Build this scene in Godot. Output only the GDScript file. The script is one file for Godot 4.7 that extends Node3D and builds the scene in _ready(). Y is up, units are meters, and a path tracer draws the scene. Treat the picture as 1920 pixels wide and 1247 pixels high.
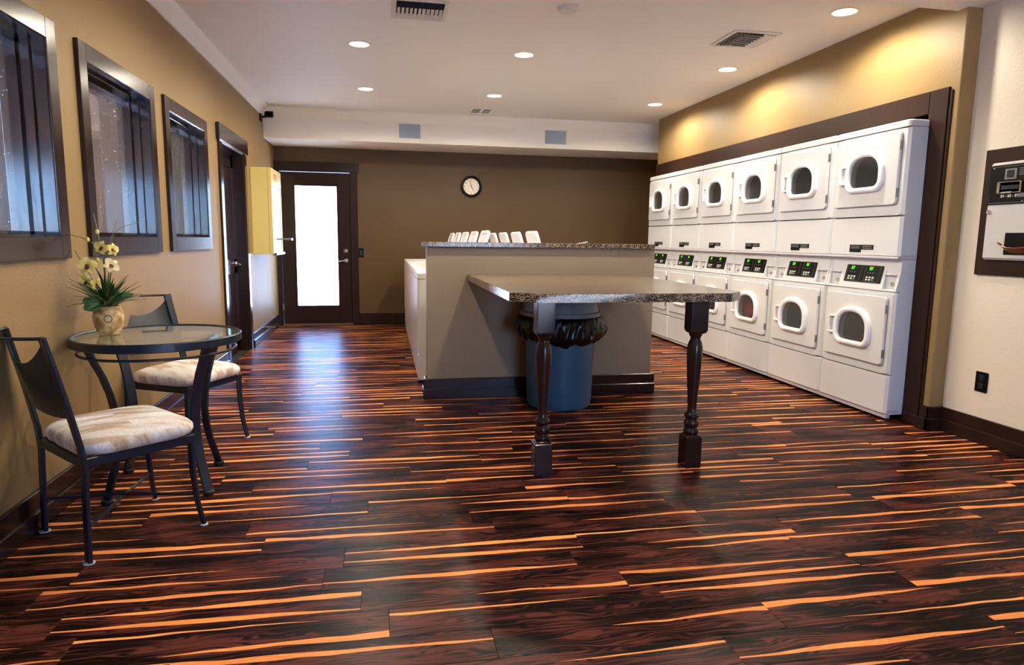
extends Node3D

# ---- measured layout (metres; x right, y up, -z into the room) ----
const XL := -1.356      # left wall
const XR := 3.312       # face of the dryer wall
const XC := 3.402       # cream wall on the right, nearer the viewer
const ZB := -9.037      # back wall
const ZP := -4.713      # front of the half wall
const ZS := -8.319      # front of the back soffit
const YC := 2.611       # ceiling
const YF := 2.493       # lowered ceiling over the front of the room
const ZF := -3.562      # where it starts
const XD := 3.162       # dryer fronts
const DW := 0.686       # dryer width
const ZN := -3.680      # near side of the dryer row
const ZFRONT := 2.6     # wall behind the viewer

var M := {}
var rng := RandomNumberGenerator.new()


# ------------------------------------------------------------------ mesh building
class B:
	var p := PackedVector3Array()
	var uv := PackedVector2Array()

	func tri(a: Vector3, b: Vector3, c: Vector3) -> void:
		p.append(a); p.append(b); p.append(c)

	func quad(a: Vector3, b: Vector3, c: Vector3, d: Vector3) -> void:
		tri(a, b, c); tri(a, c, d)

	func quad_uv(a: Vector3, b: Vector3, c: Vector3, d: Vector3, ua: Vector2, ub: Vector2, uc: Vector2, ud: Vector2) -> void:
		quad(a, b, c, d)
		for t in [ua, ub, uc, ua, uc, ud]:
			uv.append(t)

	func out_quad(a: Vector3, b: Vector3, c: Vector3, d: Vector3, inside: Vector3) -> void:
		if (b - a).cross(d - a).dot((a + b + c + d) * 0.25 - inside) < 0.0:
			quad(d, c, b, a)
		else:
			quad(a, b, c, d)

	func out_tri(a: Vector3, b: Vector3, c: Vector3, inside: Vector3) -> void:
		if (b - a).cross(c - a).dot((a + b + c) / 3.0 - inside) < 0.0:
			tri(a, c, b)
		else:
			tri(a, b, c)

	func turn(start: int, t: Transform3D) -> void:
		for i in range(start, p.size()):
			p[i] = t * p[i]

	func box(c: Vector3, s: Vector3, bev := 0.0, basis := Basis()) -> void:
		var at := p.size()
		var h := s * 0.5
		var b := minf(bev, minf(h.x, minf(h.y, h.z)) * 0.9)
		var v := {}
		for sx in [-1, 1]:
			for sy in [-1, 1]:
				for sz in [-1, 1]:
					for ax in 3:
						var q := Vector3(sx * (h.x - b), sy * (h.y - b), sz * (h.z - b))
						q[ax] = [sx, sy, sz][ax] * h[ax]
						v[[sx, sy, sz, ax]] = q
		var o := Vector3.ZERO
		for s1 in [-1, 1]:
			out_quad(v[[s1, -1, -1, 0]], v[[s1, 1, -1, 0]], v[[s1, 1, 1, 0]], v[[s1, -1, 1, 0]], o)
			out_quad(v[[-1, s1, -1, 1]], v[[1, s1, -1, 1]], v[[1, s1, 1, 1]], v[[-1, s1, 1, 1]], o)
			out_quad(v[[-1, -1, s1, 2]], v[[1, -1, s1, 2]], v[[1, 1, s1, 2]], v[[-1, 1, s1, 2]], o)
		if b > 0.0:
			for a in [-1, 1]:
				for c2 in [-1, 1]:
					out_quad(v[[a, c2, -1, 0]], v[[a, c2, 1, 0]], v[[a, c2, 1, 1]], v[[a, c2, -1, 1]], o)
					out_quad(v[[a, -1, c2, 0]], v[[a, 1, c2, 0]], v[[a, 1, c2, 2]], v[[a, -1, c2, 2]], o)
					out_quad(v[[-1, a, c2, 1]], v[[1, a, c2, 1]], v[[1, a, c2, 2]], v[[-1, a, c2, 2]], o)
					for d in [-1, 1]:
						out_tri(v[[a, c2, d, 0]], v[[a, c2, d, 1]], v[[a, c2, d, 2]], o)
		turn(at, Transform3D(basis, c))

	# box given by its two corners
	func span(a: Vector3, b: Vector3, bev := 0.0) -> void:
		box((a + b) * 0.5, (b - a).abs(), bev)

	# rings of equal length joined by quads; rings run anticlockwise seen from the last ring's side
	func loft(rings: Array, cap_first := true, cap_last := true, closed := false) -> void:
		var n: int = rings[0].size()
		var m := rings.size() if closed else rings.size() - 1
		for k in m:
			var r0: PackedVector3Array = rings[k]
			var r1: PackedVector3Array = rings[(k + 1) % rings.size()]
			for i in n:
				var j := (i + 1) % n
				quad(r0[i], r0[j], r1[j], r1[i])
		if cap_last and not closed:
			fan(rings[-1], false)
		if cap_first and not closed:
			fan(rings[0], true)

	func fan(r: PackedVector3Array, flip: bool) -> void:
		var c := Vector3.ZERO
		for q in r:
			c += q
		c /= r.size()
		for i in r.size():
			var j := (i + 1) % r.size()
			if flip:
				tri(c, r[j], r[i])
			else:
				tri(c, r[i], r[j])

	# profile of (radius, height) turned round y, from bottom to top on the outside
	func lathe(prof: Array, seg := 32, t := Transform3D()) -> void:
		var at := p.size()
		for k in prof.size() - 1:
			var a: Vector2 = prof[k]
			var b: Vector2 = prof[k + 1]
			for i in seg:
				var f0 := TAU * i / seg
				var f1 := TAU * (i + 1) / seg
				var d0 := Vector3(cos(f0), 0, -sin(f0))
				var d1 := Vector3(cos(f1), 0, -sin(f1))
				var a0 := d0 * a.x + Vector3(0, a.y, 0)
				var a1 := d1 * a.x + Vector3(0, a.y, 0)
				var b0 := d0 * b.x + Vector3(0, b.y, 0)
				var b1 := d1 * b.x + Vector3(0, b.y, 0)
				if a.x > 1e-6:
					tri(a0, a1, b1)
				if b.x > 1e-6:
					tri(a0, b1, b0)
		turn(at, t)

	func tube(pts: Array, r, sides := 8, caps := true) -> void:
		var rings := []
		var side := Vector3.ZERO
		for i in pts.size():
			var d: Vector3 = (pts[mini(i + 1, pts.size() - 1)] - pts[maxi(i - 1, 0)]).normalized()
			if side == Vector3.ZERO:
				side = d.cross(Vector3.UP if absf(d.y) < 0.9 else Vector3.RIGHT).normalized()
			side = (side - d * side.dot(d)).normalized()
			var up := d.cross(side)
			var rad: float = r[i] if r is Array else r
			var ring := PackedVector3Array()
			for k in sides:
				var f := TAU * k / sides
				ring.append(pts[i] + side * cos(f) * rad + up * sin(f) * rad)
			rings.append(ring)
		loft(rings, caps, caps)

	func torus(rad: float, r: float, seg := 40, sides := 8, t := Transform3D()) -> void:
		var at := p.size()
		var rings := []
		for i in seg:
			var f := TAU * i / seg
			var ring := PackedVector3Array()
			for k in sides:
				var g := TAU * k / sides
				ring.append(Vector3(cos(f) * (rad + r * cos(g)), -r * sin(g), -sin(f) * (rad + r * cos(g))))
			rings.append(ring)
		loft(rings, false, false, true)
		turn(at, t)

	# flat bar swept along points: w across (along side), t thick
	func sweep(pts: Array, side: Vector3, w, t: float) -> void:
		var rings := []
		for i in pts.size():
			var d: Vector3 = (pts[mini(i + 1, pts.size() - 1)] - pts[maxi(i - 1, 0)]).normalized()
			var s := (side - d * side.dot(d)).normalized()
			var u := d.cross(s)
			var ww: float = (w[i] if w is Array else w) * 0.5
			var tt := t * 0.5
			var c := minf(tt, ww) * 0.35
			var ring := PackedVector3Array()
			for q in [[-1, -1, 1, 0], [1, -1, -1, 0], [1, -1, 0, 1], [1, 1, 0, -1], [1, 1, -1, 0], [-1, 1, 1, 0], [-1, 1, 0, -1], [-1, -1, 0, 1]]:
				ring.append(pts[i] + s * (q[0] * ww + q[2] * c) + u * (q[1] * tt + q[3] * c))
			rings.append(ring)
		loft(rings)

	# closed polygon in x,y pushed from z = 0 to depth, then turned
	func prism(poly: PackedVector2Array, depth: float, t := Transform3D()) -> void:
		var at := p.size()
		var pg := poly.duplicate()
		if Geometry2D.is_polygon_clockwise(pg):
			pg.reverse()
		var ix := Geometry2D.triangulate_polygon(pg)
		for k in range(0, ix.size(), 3):
			var a := pg[ix[k]]
			var b := pg[ix[k + 1]]
			var c := pg[ix[k + 2]]
			if (b - a).cross(c - a) < 0.0:
				var e := b
				b = c
				c = e
			tri(Vector3(a.x, a.y, depth), Vector3(b.x, b.y, depth), Vector3(c.x, c.y, depth))
			tri(Vector3(a.x, a.y, 0), Vector3(c.x, c.y, 0), Vector3(b.x, b.y, 0))
		for i in pg.size():
			var a := pg[i]
			var b := pg[(i + 1) % pg.size()]
			quad(Vector3(a.x, a.y, 0), Vector3(b.x, b.y, 0), Vector3(b.x, b.y, depth), Vector3(a.x, a.y, depth))
		turn(at, t)

	# sheet over a grid of points, with thickness
	func sheet(g: Array, thick: float) -> void:
		var n := g.size()
		var m: int = g[0].size()
		var f := []
		var k := []
		for i in n:
			var fr := []
			var kr := []
			for j in m:
				var du: Vector3 = g[mini(i + 1, n - 1)][j] - g[maxi(i - 1, 0)][j]
				var dv: Vector3 = g[i][mini(j + 1, m - 1)] - g[i][maxi(j - 1, 0)]
				var nn := du.cross(dv).normalized() * thick * 0.5
				fr.append(g[i][j] + nn)
				kr.append(g[i][j] - nn)
			f.append(fr)
			k.append(kr)
		for i in n - 1:
			for j in m - 1:
				quad(f[i][j], f[i + 1][j], f[i + 1][j + 1], f[i][j + 1])
				quad(k[i][j], k[i][j + 1], k[i + 1][j + 1], k[i + 1][j])
		for i in n - 1:
			quad(k[i][0], k[i + 1][0], f[i + 1][0], f[i][0])
			quad(f[i][m - 1], f[i + 1][m - 1], k[i + 1][m - 1], k[i][m - 1])
		for j in m - 1:
			quad(f[0][j], f[0][j + 1], k[0][j + 1], k[0][j])
			quad(k[n - 1][j], k[n - 1][j + 1], f[n - 1][j + 1], f[n - 1][j])

	func mesh(angle := 38.0) -> ArrayMesh:
		var n := p.size()
		var fn := PackedVector3Array()
		var at := {}
		for i in range(0, n, 3):
			fn.append((p[i + 1] - p[i]).cross(p[i + 2] - p[i]))
			for k in 3:
				var key := Vector3i((p[i + k] * 20000.0).round())
				if at.has(key):
					at[key].append(i / 3)
				else:
					at[key] = [i / 3]
		var unit := PackedVector3Array()
		for q in fn:
			unit.append(q.normalized())
		var lim := cos(deg_to_rad(angle))
		var vs := PackedVector3Array()
		var ns := PackedVector3Array()
		var us := PackedVector2Array()
		for i in range(0, n, 3):
			var me := unit[i / 3]
			if fn[i / 3].length_squared() < 1e-20:
				continue
			for k in [0, 2, 1]:
				var sum := Vector3.ZERO
				for o in at[Vector3i((p[i + k] * 20000.0).round())]:
					if unit[o].dot(me) >= lim:
						sum += fn[o]
				vs.append(p[i + k])
				ns.append(sum.normalized() if sum.length_squared() > 1e-24 else me)
				if uv.size():
					us.append(uv[i + k])
		var arr := []
		arr.resize(Mesh.ARRAY_MAX)
		arr[Mesh.ARRAY_VERTEX] = vs
		arr[Mesh.ARRAY_NORMAL] = ns
		if uv.size():
			arr[Mesh.ARRAY_TEX_UV] = us
		var am := ArrayMesh.new()
		am.add_surface_from_arrays(Mesh.PRIMITIVE_TRIANGLES, arr)
		return am


# ------------------------------------------------------------------ outlines
func rrect(w: float, h: float, r: float, n := 5) -> PackedVector2Array:
	var o := PackedVector2Array()
	for q in [[1, 1, 0.0], [-1, 1, PI / 2], [-1, -1, PI], [1, -1, 1.5 * PI]]:
		for i in n + 1:
			var f: float = q[2] + PI / 2 * i / n
			o.append(Vector2(q[0] * (w / 2 - r) + cos(f) * r, q[1] * (h / 2 - r) + sin(f) * r))
	return o


func arch_poly(w: float, h: float, r: float) -> PackedVector2Array:      # the dryer window: arched top, flat foot with rounded corners
	var poly := PackedVector2Array()
	for i in 29:
		var f := PI * i / 28
		poly.append(Vector2(pow(absf(cos(f)), 0.80) * signf(cos(f)) * w / 2, -h * 0.08 + pow(sin(f), 0.86) * h * 0.58))
	for q in [[-1, PI], [1, 1.5 * PI]]:
		for i in 7:
			var f: float = q[1] + PI / 2 * i / 6
			poly.append(Vector2(q[0] * (w / 2 - r) + cos(f) * r, -h / 2 + r + sin(f) * r))
	return poly


func shifted(poly: PackedVector2Array, by: Vector2) -> PackedVector2Array:
	var o := PackedVector2Array()
	for q in poly:
		o.append(q + by)
	return o


func angles(poly: PackedVector2Array, n := 40) -> Array:
	var a := []
	for i in n:
		a.append(TAU * i / n + 0.01)
	for q in poly:
		a.append(fposmod(q.angle(), TAU))
	a.sort()
	var o := []
	for f in a:
		if o.is_empty() or f - o[-1] > 0.004:
			o.append(f)
	return o


func sample(poly: PackedVector2Array, at: Array) -> PackedVector2Array:
	var o := PackedVector2Array()
	for f in at:
		var d := Vector2.from_angle(f)
		var best := 0.0
		for i in poly.size():
			var a := poly[i]
			var b := poly[(i + 1) % poly.size()]
			var den := d.cross(b - a)
			if absf(den) < 1e-12:
				continue
			var t := a.cross(b - a) / den
			var s := a.cross(d) / den
			if t > 0.0 and s > -1e-4 and s < 1.0001:
				best = maxf(best, t)
		o.append(d * best)
	return o


func ring3(poly: PackedVector2Array, z: float, inset := 0.0) -> PackedVector3Array:
	var o := PackedVector3Array()
	for q in poly:
		var l := q.length()
		var k := (l - inset) / l if l > 0.0 else 1.0
		o.append(Vector3(q.x * k, q.y * k, z))
	return o


func flat_ring(poly: PackedVector2Array, y: float, inset := 0.0) -> PackedVector3Array:   # in x,z, anticlockwise from above
	var o := PackedVector3Array()
	for q in poly:
		var l := q.length()
		var k := (l - inset) / l if l > 0.0 else 1.0
		o.append(Vector3(q.x * k, y, -q.y * k))
	return o


# ------------------------------------------------------------------ nodes
func numbered(called: String) -> String:
	if not has_node(NodePath(called)):
		return called
	var i := 1
	while has_node(NodePath("%s_%03d" % [called, i])):
		i += 1
	return "%s_%03d" % [called, i]


func thing(called: String, label: String, category: String, at := Vector3.ZERO, turn := 0.0, group := "") -> Node3D:
	var o := Node3D.new()
	o.name = numbered(called)
	add_child(o)
	o.position = at
	o.rotation.y = turn
	tag(o, label, category, group)
	return o


func tag(o: Node3D, label: String, category: String, group := "") -> void:
	o.set_meta("label", label)
	o.set_meta("category", category)
	if group:
		o.set_meta("group", group)


func put(called: String, mesh: Mesh, m: Material, parent: Node3D = null) -> MeshInstance3D:
	var o := MeshInstance3D.new()
	o.mesh = mesh
	o.material_override = m
	if parent == null:
		o.name = numbered(called)
		add_child(o)
	else:
		var i := 0
		var nm := called
		while parent.has_node(NodePath(nm)):
			i += 1
			nm = "%s_%03d" % [called, i]
		o.name = nm
		parent.add_child(o)
	return o


func obj(called: String, b: B, m: Material, parent: Node3D = null, angle := 38.0) -> MeshInstance3D:
	return put(called, b.mesh(angle), m, parent)


func struct(called: String, b: B, m: Material) -> MeshInstance3D:
	var o := obj(called, b, m)
	o.set_meta("kind", "structure")
	return o


func setting(called: String) -> Node3D:
	var o := Node3D.new()
	o.name = numbered(called)
	o.set_meta("kind", "structure")
	add_child(o)
	return o


func copy(o: Node3D, at: Vector3, label: String) -> Node3D:
	var c: Node3D = o.duplicate()
	c.name = numbered(String(o.name).trim_suffix("_001"))
	add_child(c)
	c.position = at
	c.set_meta("label", label)
	return c


func bx(a: Vector3, b: Vector3, bev := 0.0) -> B:
	var s := B.new()
	s.span(a, b, bev)
	return s


func words(text: String, size: float, m: Material, parent: Node3D, t: Transform3D, called := "lettering") -> MeshInstance3D:
	var tm := TextMesh.new()
	var f := SystemFont.new()
	f.font_names = PackedStringArray(["Droid Sans"])
	f.font_weight = 700
	tm.font = f
	tm.text = text
	tm.font_size = 32
	tm.pixel_size = size / 32.0
	tm.depth = 0.0012
	var o := put(called, tm, m, parent)
	o.transform = t
	return o


# ------------------------------------------------------------------ materials
func mat(c: Color, rough := 0.5, metal := 0.0, spec := 0.5) -> StandardMaterial3D:
	var m := StandardMaterial3D.new()
	m.albedo_color = c
	m.roughness = rough
	m.metallic = metal
	m.metallic_specular = spec
	return m


func rgb(r: int, g: int, b: int) -> Color:
	return Color8(r, g, b)


func noise_tex(freq: float, octaves: int, sd: int, normal := false, ramp: Gradient = null, kind := FastNoiseLite.TYPE_SIMPLEX_SMOOTH, size := 512) -> NoiseTexture2D:
	var n := FastNoiseLite.new()
	n.noise_type = kind
	n.frequency = freq
	n.fractal_octaves = octaves
	n.seed = sd
	var t := NoiseTexture2D.new()
	t.width = size
	t.height = size
	t.seamless = true
	t.noise = n
	t.as_normal_map = normal
	if normal:
		t.bump_strength = 3.0
	if ramp:
		t.color_ramp = ramp
	return t


func ramp(stops: Array) -> Gradient:
	var g := Gradient.new()
	var o := PackedFloat32Array()
	var c := PackedColorArray()
	for s in stops:
		o.append(s[0])
		c.append(s[1])
	g.offsets = o
	g.colors = c
	return g


func tri_map(m: StandardMaterial3D, scale: Vector3, world := true) -> void:
	m.uv1_triplanar = true
	m.uv1_world_triplanar = world
	m.uv1_scale = scale
	m.uv1_triplanar_sharpness = 8.0


func paint(c: Color, rough := 0.5) -> StandardMaterial3D:
	var m := mat(c, rough)
	m.metallic_specular = 0.36
	m.normal_enabled = true
	m.normal_texture = M.peel
	m.normal_scale = 0.25
	tri_map(m, Vector3.ONE * 2.2)
	return m


func make_materials() -> void:
	M.peel = noise_tex(0.06, 3, 5, true)
	M.tan = paint(rgb(141, 115, 75), 0.5)
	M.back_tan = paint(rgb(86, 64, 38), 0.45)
	M.taupe = paint(rgb(140, 122, 100), 0.5)
	M.cream = paint(rgb(226, 214, 196), 0.5)
	M.soffit = paint(rgb(246, 240, 232), 0.5)
	M.white_paint = paint(rgb(238, 234, 230), 0.6)
	M.trim = mat(rgb(40, 25, 22), 0.2, 0.0, 0.42)
	M.trim.heightmap_enabled = false
	M.jamb = mat(rgb(26, 17, 16), 0.1, 0.0, 0.55)
	M.trim_face = mat(rgb(46, 28, 20), 0.45, 0.0, 0.28)
	M.crown = mat(rgb(236, 232, 228), 0.45)
	M.enamel = mat(rgb(208, 208, 210), 0.28)
	M.enamel_warm = mat(rgb(216, 214, 214), 0.3)
	M.plastic_white = mat(rgb(238, 237, 238), 0.3)
	M.lip = mat(rgb(190, 182, 190), 0.4)
	M.seam = mat(rgb(128, 124, 126), 0.7)
	M.black = mat(rgb(13, 13, 15), 0.3, 0.0, 0.3)
	M.black_metal = mat(rgb(15, 30, 46), 0.36)
	M.rubber = mat(rgb(20, 20, 21), 0.6)
	M.chrome = mat(rgb(205, 203, 200), 0.18, 1.0)
	M.steel = mat(rgb(150, 148, 150), 0.35, 1.0)
	M.brass = mat(rgb(170, 120, 60), 0.4, 1.0)
	M.dark_void = mat(rgb(22, 20, 20), 0.9)
	M.drum = mat(rgb(150, 148, 146), 0.45, 0.3)
	M.white_pad = mat(rgb(170, 170, 172), 0.5)
	M.yellow = mat(rgb(220, 203, 126), 0.4)
	M.yellow_trim = mat(rgb(196, 172, 84), 0.45)
	M.red_print = mat(rgb(190, 70, 48), 0.6)
	M.clock_face = mat(rgb(236, 226, 212), 0.6)
	M.grey_face = mat(rgb(196, 192, 190), 0.42)
	M.off_white = mat(rgb(225, 222, 218), 0.5)
	M.key = mat(rgb(190, 188, 180), 0.5)
	M.green_key = mat(rgb(18, 140, 98), 0.5)
	M.grille = mat(rgb(158, 172, 190), 0.7)
	M.vent = mat(rgb(222, 214, 206), 0.5)
	M.vent_dark = mat(rgb(58, 64, 74), 0.6)
	M.duct = mat(rgb(24, 25, 30), 0.8)
	M.can = mat(rgb(44, 84, 110), 0.42)
	M.can_lid = mat(rgb(104, 110, 122), 0.38)
	M.bag = mat(rgb(6, 6, 7), 0.28, 0.0, 0.4)
	M.laundry_red = mat(rgb(214, 34, 36), 0.9)
	M.laundry_cream = mat(rgb(190, 170, 120), 0.9)
	M.paper = mat(rgb(238, 235, 228), 0.8)
	M.print_white = mat(rgb(225, 225, 222), 0.7)
	M.print_grey = mat(rgb(120, 118, 120), 0.7)
	M.copper = mat(rgb(140, 82, 50), 0.3, 0.8)
	M.concrete = mat(rgb(214, 214, 212), 0.9)
	M.outside_wall = mat(rgb(124, 78, 58), 0.9)
	M.lens = mat(Color.WHITE, 0.6)
	M.lens.emission_enabled = true
	M.lens.emission = Color(1.0, 0.9, 0.72)
	M.lens.emission_energy_multiplier = 6.0
	M.digit = mat(rgb(60, 220, 30), 0.5)
	M.digit.emission_enabled = true
	M.digit.emission = Color(0.3, 1.0, 0.02)
	M.digit.emission_energy_multiplier = 1.1
	# panes
	M.pane = mat(Color(0.97, 0.99, 0.99, 0.04), 0.02)
	M.pane.transparency = BaseMaterial3D.TRANSPARENCY_ALPHA
	M.table_glass = mat(Color(0.55, 0.62, 0.56, 0.16), 0.03)
	M.table_glass.transparency = BaseMaterial3D.TRANSPARENCY_ALPHA
	M.dryer_glass = mat(Color(0.3, 0.31, 0.32, 0.22), 0.06)
	M.dryer_glass.transparency = BaseMaterial3D.TRANSPARENCY_ALPHA
	M.drop = mat(Color(0.9, 0.93, 0.95, 0.1), 0.02)
	M.drop.transparency = BaseMaterial3D.TRANSPARENCY_ALPHA
	M.drop.refraction_enabled = true
	M.drop.refraction_scale = 0.033
	# speckled laminate
	M.laminate = mat(Color.WHITE, 0.17)
	M.laminate.albedo_texture = laminate_texture()
	tri_map(M.laminate, Vector3.ONE * 2.4)
	# chair fabric: streaks along one way
	M.fabric = mat(Color.WHITE, 0.85)
	M.fabric.albedo_texture = fabric_texture()
	tri_map(M.fabric, Vector3.ONE * 2.1, false)
	M.fabric.rim_enabled = true
	M.fabric.rim = 0.25
	# pot
	M.pot = mat(Color.WHITE, 0.55)
	M.pot.albedo_texture = noise_tex(0.012, 5, 21, false, ramp([[0.0, rgb(128, 88, 46)], [0.4, rgb(176, 140, 88)], [0.62, rgb(206, 178, 122)], [1.0, rgb(226, 204, 152)]]), FastNoiseLite.TYPE_SIMPLEX_SMOOTH, 256)
	tri_map(M.pot, Vector3.ONE * 5.0, false)
	M.stone_ring = mat(rgb(120, 88, 50), 0.6)
	M.leaf_dark = mat(rgb(38, 62, 26), 0.5)
	M.leaf_mid = mat(rgb(62, 88, 36), 0.5)
	M.leaf_pale = mat(rgb(150, 150, 84), 0.55)
	M.leaf_round = mat(rgb(62, 108, 62), 0.42)
	for k in ["leaf_dark", "leaf_mid", "leaf_pale", "leaf_round"]:
		M[k].backlight_enabled = true
		M[k].backlight = M[k].albedo_color * 0.35
	M.petal = mat(rgb(222, 204, 112), 0.6)
	M.petal_pale = mat(rgb(232, 220, 160), 0.6)
	M.petal_red = mat(rgb(110, 22, 30), 0.55)
	M.petal_spot = mat(rgb(70, 34, 22), 0.6)
	M.stem = mat(rgb(84, 104, 60), 0.5)
	# water running down the outside of the glass
	M.film = mat(Color.WHITE, 0.35)
	M.film.albedo_texture = film_texture()
	M.film.transparency = BaseMaterial3D.TRANSPARENCY_ALPHA
	# floor
	M.plank = mat(Color.WHITE, 0.32, 0.0, 0.14)
	M.plank.albedo_texture = plank_texture()
	M.subfloor = mat(rgb(24, 15, 13), 0.9)


func image_tex(w: int, h: int, data: PackedByteArray, fmt := Image.FORMAT_RGB8) -> ImageTexture:
	return ImageTexture.create_from_image(Image.create_from_data(w, h, false, fmt, data))


func laminate_texture() -> ImageTexture:
	var n := FastNoiseLite.new()
	n.seed = 3
	n.frequency = 0.075
	n.fractal_octaves = 3
	var n2 := FastNoiseLite.new()
	n2.seed = 9
	n2.frequency = 0.016
	var d := PackedByteArray()
	var s := 512
	d.resize(s * s * 3)
	var i := 0
	for y in s:
		for x in s:
			var v := n.get_noise_2d(x, y) * 1.2 + n2.get_noise_2d(x, y) * 0.5
			var c := Color(0.33, 0.265, 0.205)
			if v < -0.12:
				c = c.lerp(Color(0.10, 0.08, 0.07), clampf((-0.12 - v) * 4.5, 0, 1))
			else:
				c = c.lerp(Color(0.60, 0.52, 0.43), clampf((v + 0.05) * 2.0, 0, 1))
			d[i] = int(c.r * 255)
			d[i + 1] = int(c.g * 255)
			d[i + 2] = int(c.b * 255)
			i += 3
	return image_tex(s, s, d)


func fabric_texture() -> ImageTexture:
	var n := FastNoiseLite.new()
	n.seed = 14
	n.frequency = 0.008
	n.fractal_octaves = 3
	var n2 := FastNoiseLite.new()
	n2.seed = 4
	n2.frequency = 0.09
	var d := PackedByteArray()
	var s := 512
	d.resize(s * s * 3)
	var i := 0
	for y in s:
		for x in s:
			var v := n.get_noise_2d((x + y * 0.35) * 1.3, y * 0.28)
			var f := n2.get_noise_2d((x + y * 0.1) * 5.0, y * 0.5)
			var c := Color(0.83, 0.79, 0.755).lerp(Color(0.70, 0.60, 0.50), smoothstep(0.0, 0.45, v))
			c = c.lerp(Color(0.89, 0.87, 0.87), smoothstep(0.0, 0.4, -v))
			c = c * (1.0 + f * 0.2)
			d[i] = clampi(int(c.r * 255), 0, 255)
			d[i + 1] = clampi(int(c.g * 255), 0, 255)
			d[i + 2] = clampi(int(c.b * 255), 0, 255)
			i += 3
	return image_tex(s, s, d)


func film_texture() -> ImageTexture:
	var n := FastNoiseLite.new()
	n.seed = 31
	n.frequency = 0.02
	n.fractal_octaves = 3
	var n2 := FastNoiseLite.new()
	n2.seed = 32
	n2.frequency = 0.008
	var w := 512
	var h := 512
	var d := PackedByteArray()
	d.resize(w * h * 4)
	var i := 0
	for y in h:
		for x in w:
			var wob := n2.get_noise_2d(x * 0.6, y * 2.0) * 16.0
			var v := n.get_noise_2d((x + wob) * 2.2, y * 0.10)
			var f := n.get_noise_2d((x + wob * 0.6) * 6.0 + 900.0, y * 0.5)
			var a := smoothstep(0.08, 0.5, v + f * 0.35) * 0.28 + 0.03 + smoothstep(0.3, 0.5, f) * 0.2
			d[i] = 160
			d[i + 1] = 128
			d[i + 2] = 108
			d[i + 3] = clampi(int(a * 255), 0, 255)
			i += 4
	return image_tex(w, h, d, Image.FORMAT_RGBA8)


const PW := 1024
const PH := 176
const PCOLS := 2
const PROWS := 6


func plank_texture() -> ImageTexture:
	var r := RandomNumberGenerator.new()
	r.seed = 77
	var n1 := FastNoiseLite.new()
	n1.seed = 1
	n1.frequency = 0.0045
	n1.fractal_octaves = 2
	var n2 := FastNoiseLite.new()
	n2.seed = 2
	n2.frequency = 0.02
	n2.fractal_octaves = 2
	var W := PW * PCOLS
	var d := PackedByteArray()
	d.resize(W * PH * PROWS * 3)
	for k in PCOLS * PROWS:
		var ox := (k % PCOLS) * PW
		var oy := (k / PCOLS) * PH
		var off := k * 977.0
		# streaks of sapwood: centre, drift, wobble, half width, from, to, blunt side
		var streaks := []
		var count: int = [2, 2, 1, 2, 1, 2, 1, 2, 2, 1, 2, 1][k]
		for s in count:
			var c := PH * (s + 0.5 + r.randf_range(-0.28, 0.28)) / count
			var len := r.randf_range(0.55, 1.5)
			var side := r.randi_range(0, 1)
			streaks.append([c, r.randf_range(-26, 26), r.randf_range(4, 11), r.randf_range(10.0, 22.0), len, side, r.randf() * 50.0, r.randf_range(0.86, 1.05)])
		var knot := Vector2(r.randf_range(150, 870), r.randf_range(40, 136))
		for x in PW:
			var lo := []
			for s in streaks:
				var u := float(x) / PW
				var along: float = u if s[5] == 0 else 1.0 - u
				var taper: float = clampf(1.0 - along / s[4], 0.0, 1.0)
				var hw: float = s[3] * pow(taper, 0.62) * (0.80 + 0.4 * n1.get_noise_2d(x * 0.7 + s[6] * 99.0, off))
				if s[4] > 1.15:
					hw = s[3] * (0.28 + 0.72 * pow(sin(PI * u), 1.5)) * 0.9
				var c: float = s[0] + s[1] * (u - 0.5) + s[2] * n1.get_noise_2d(x * 0.55 + s[6] * 31.0, off + 500.0)
				lo.append([c, hw, s[7]])
			for y in PH:
				var dx := (x - knot.x) * 0.22
				var dy := y - knot.y
				var near := exp(-(dx * dx + dy * dy) / 240.0)
				var warp := n1.get_noise_2d(x * 0.55 + off, y * 2.6) * 46.0 + near * 22.0
				var t := 0.5 + 0.5 * sin((y + warp) * 0.30 + warp * 0.06)
				var f := n2.get_noise_2d(x * 0.07 + off, (y + warp * 0.6) * 4.5)
				var lum := n1.get_noise_2d(x * 0.4 + off + 300.0, y * 1.3 + 70.0)
				var m := clampf(t * 0.42 + f * 0.75 + lum * 0.75 + 0.22, 0.0, 1.0)
				var c := Color(0.075, 0.038, 0.038).lerp(Color(0.38, 0.19, 0.155), m * m * (3.0 - 2.0 * m))
				c = c.lerp(Color(0.06, 0.028, 0.028), near * near * near * 0.8)
				for q in lo:
					if q[1] > 0.3:
						var e: float = (q[1] - absf(y + 0.5 - q[0])) * 0.9
						if e > 0.0:
							var g := 1.0 + f * 0.14
							c = c.lerp(Color(0.98 * q[2] * g, 0.60 * q[2] * g, 0.32 * q[2] * g), clampf(e, 0.0, 1.0))
				var i := ((oy + y) * W + ox + x) * 3
				d[i] = clampi(int(c.r * 255), 0, 255)
				d[i + 1] = clampi(int(c.g * 255), 0, 255)
				d[i + 2] = clampi(int(c.b * 255), 0, 255)
	return image_tex(W, PH * PROWS, d)


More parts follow.
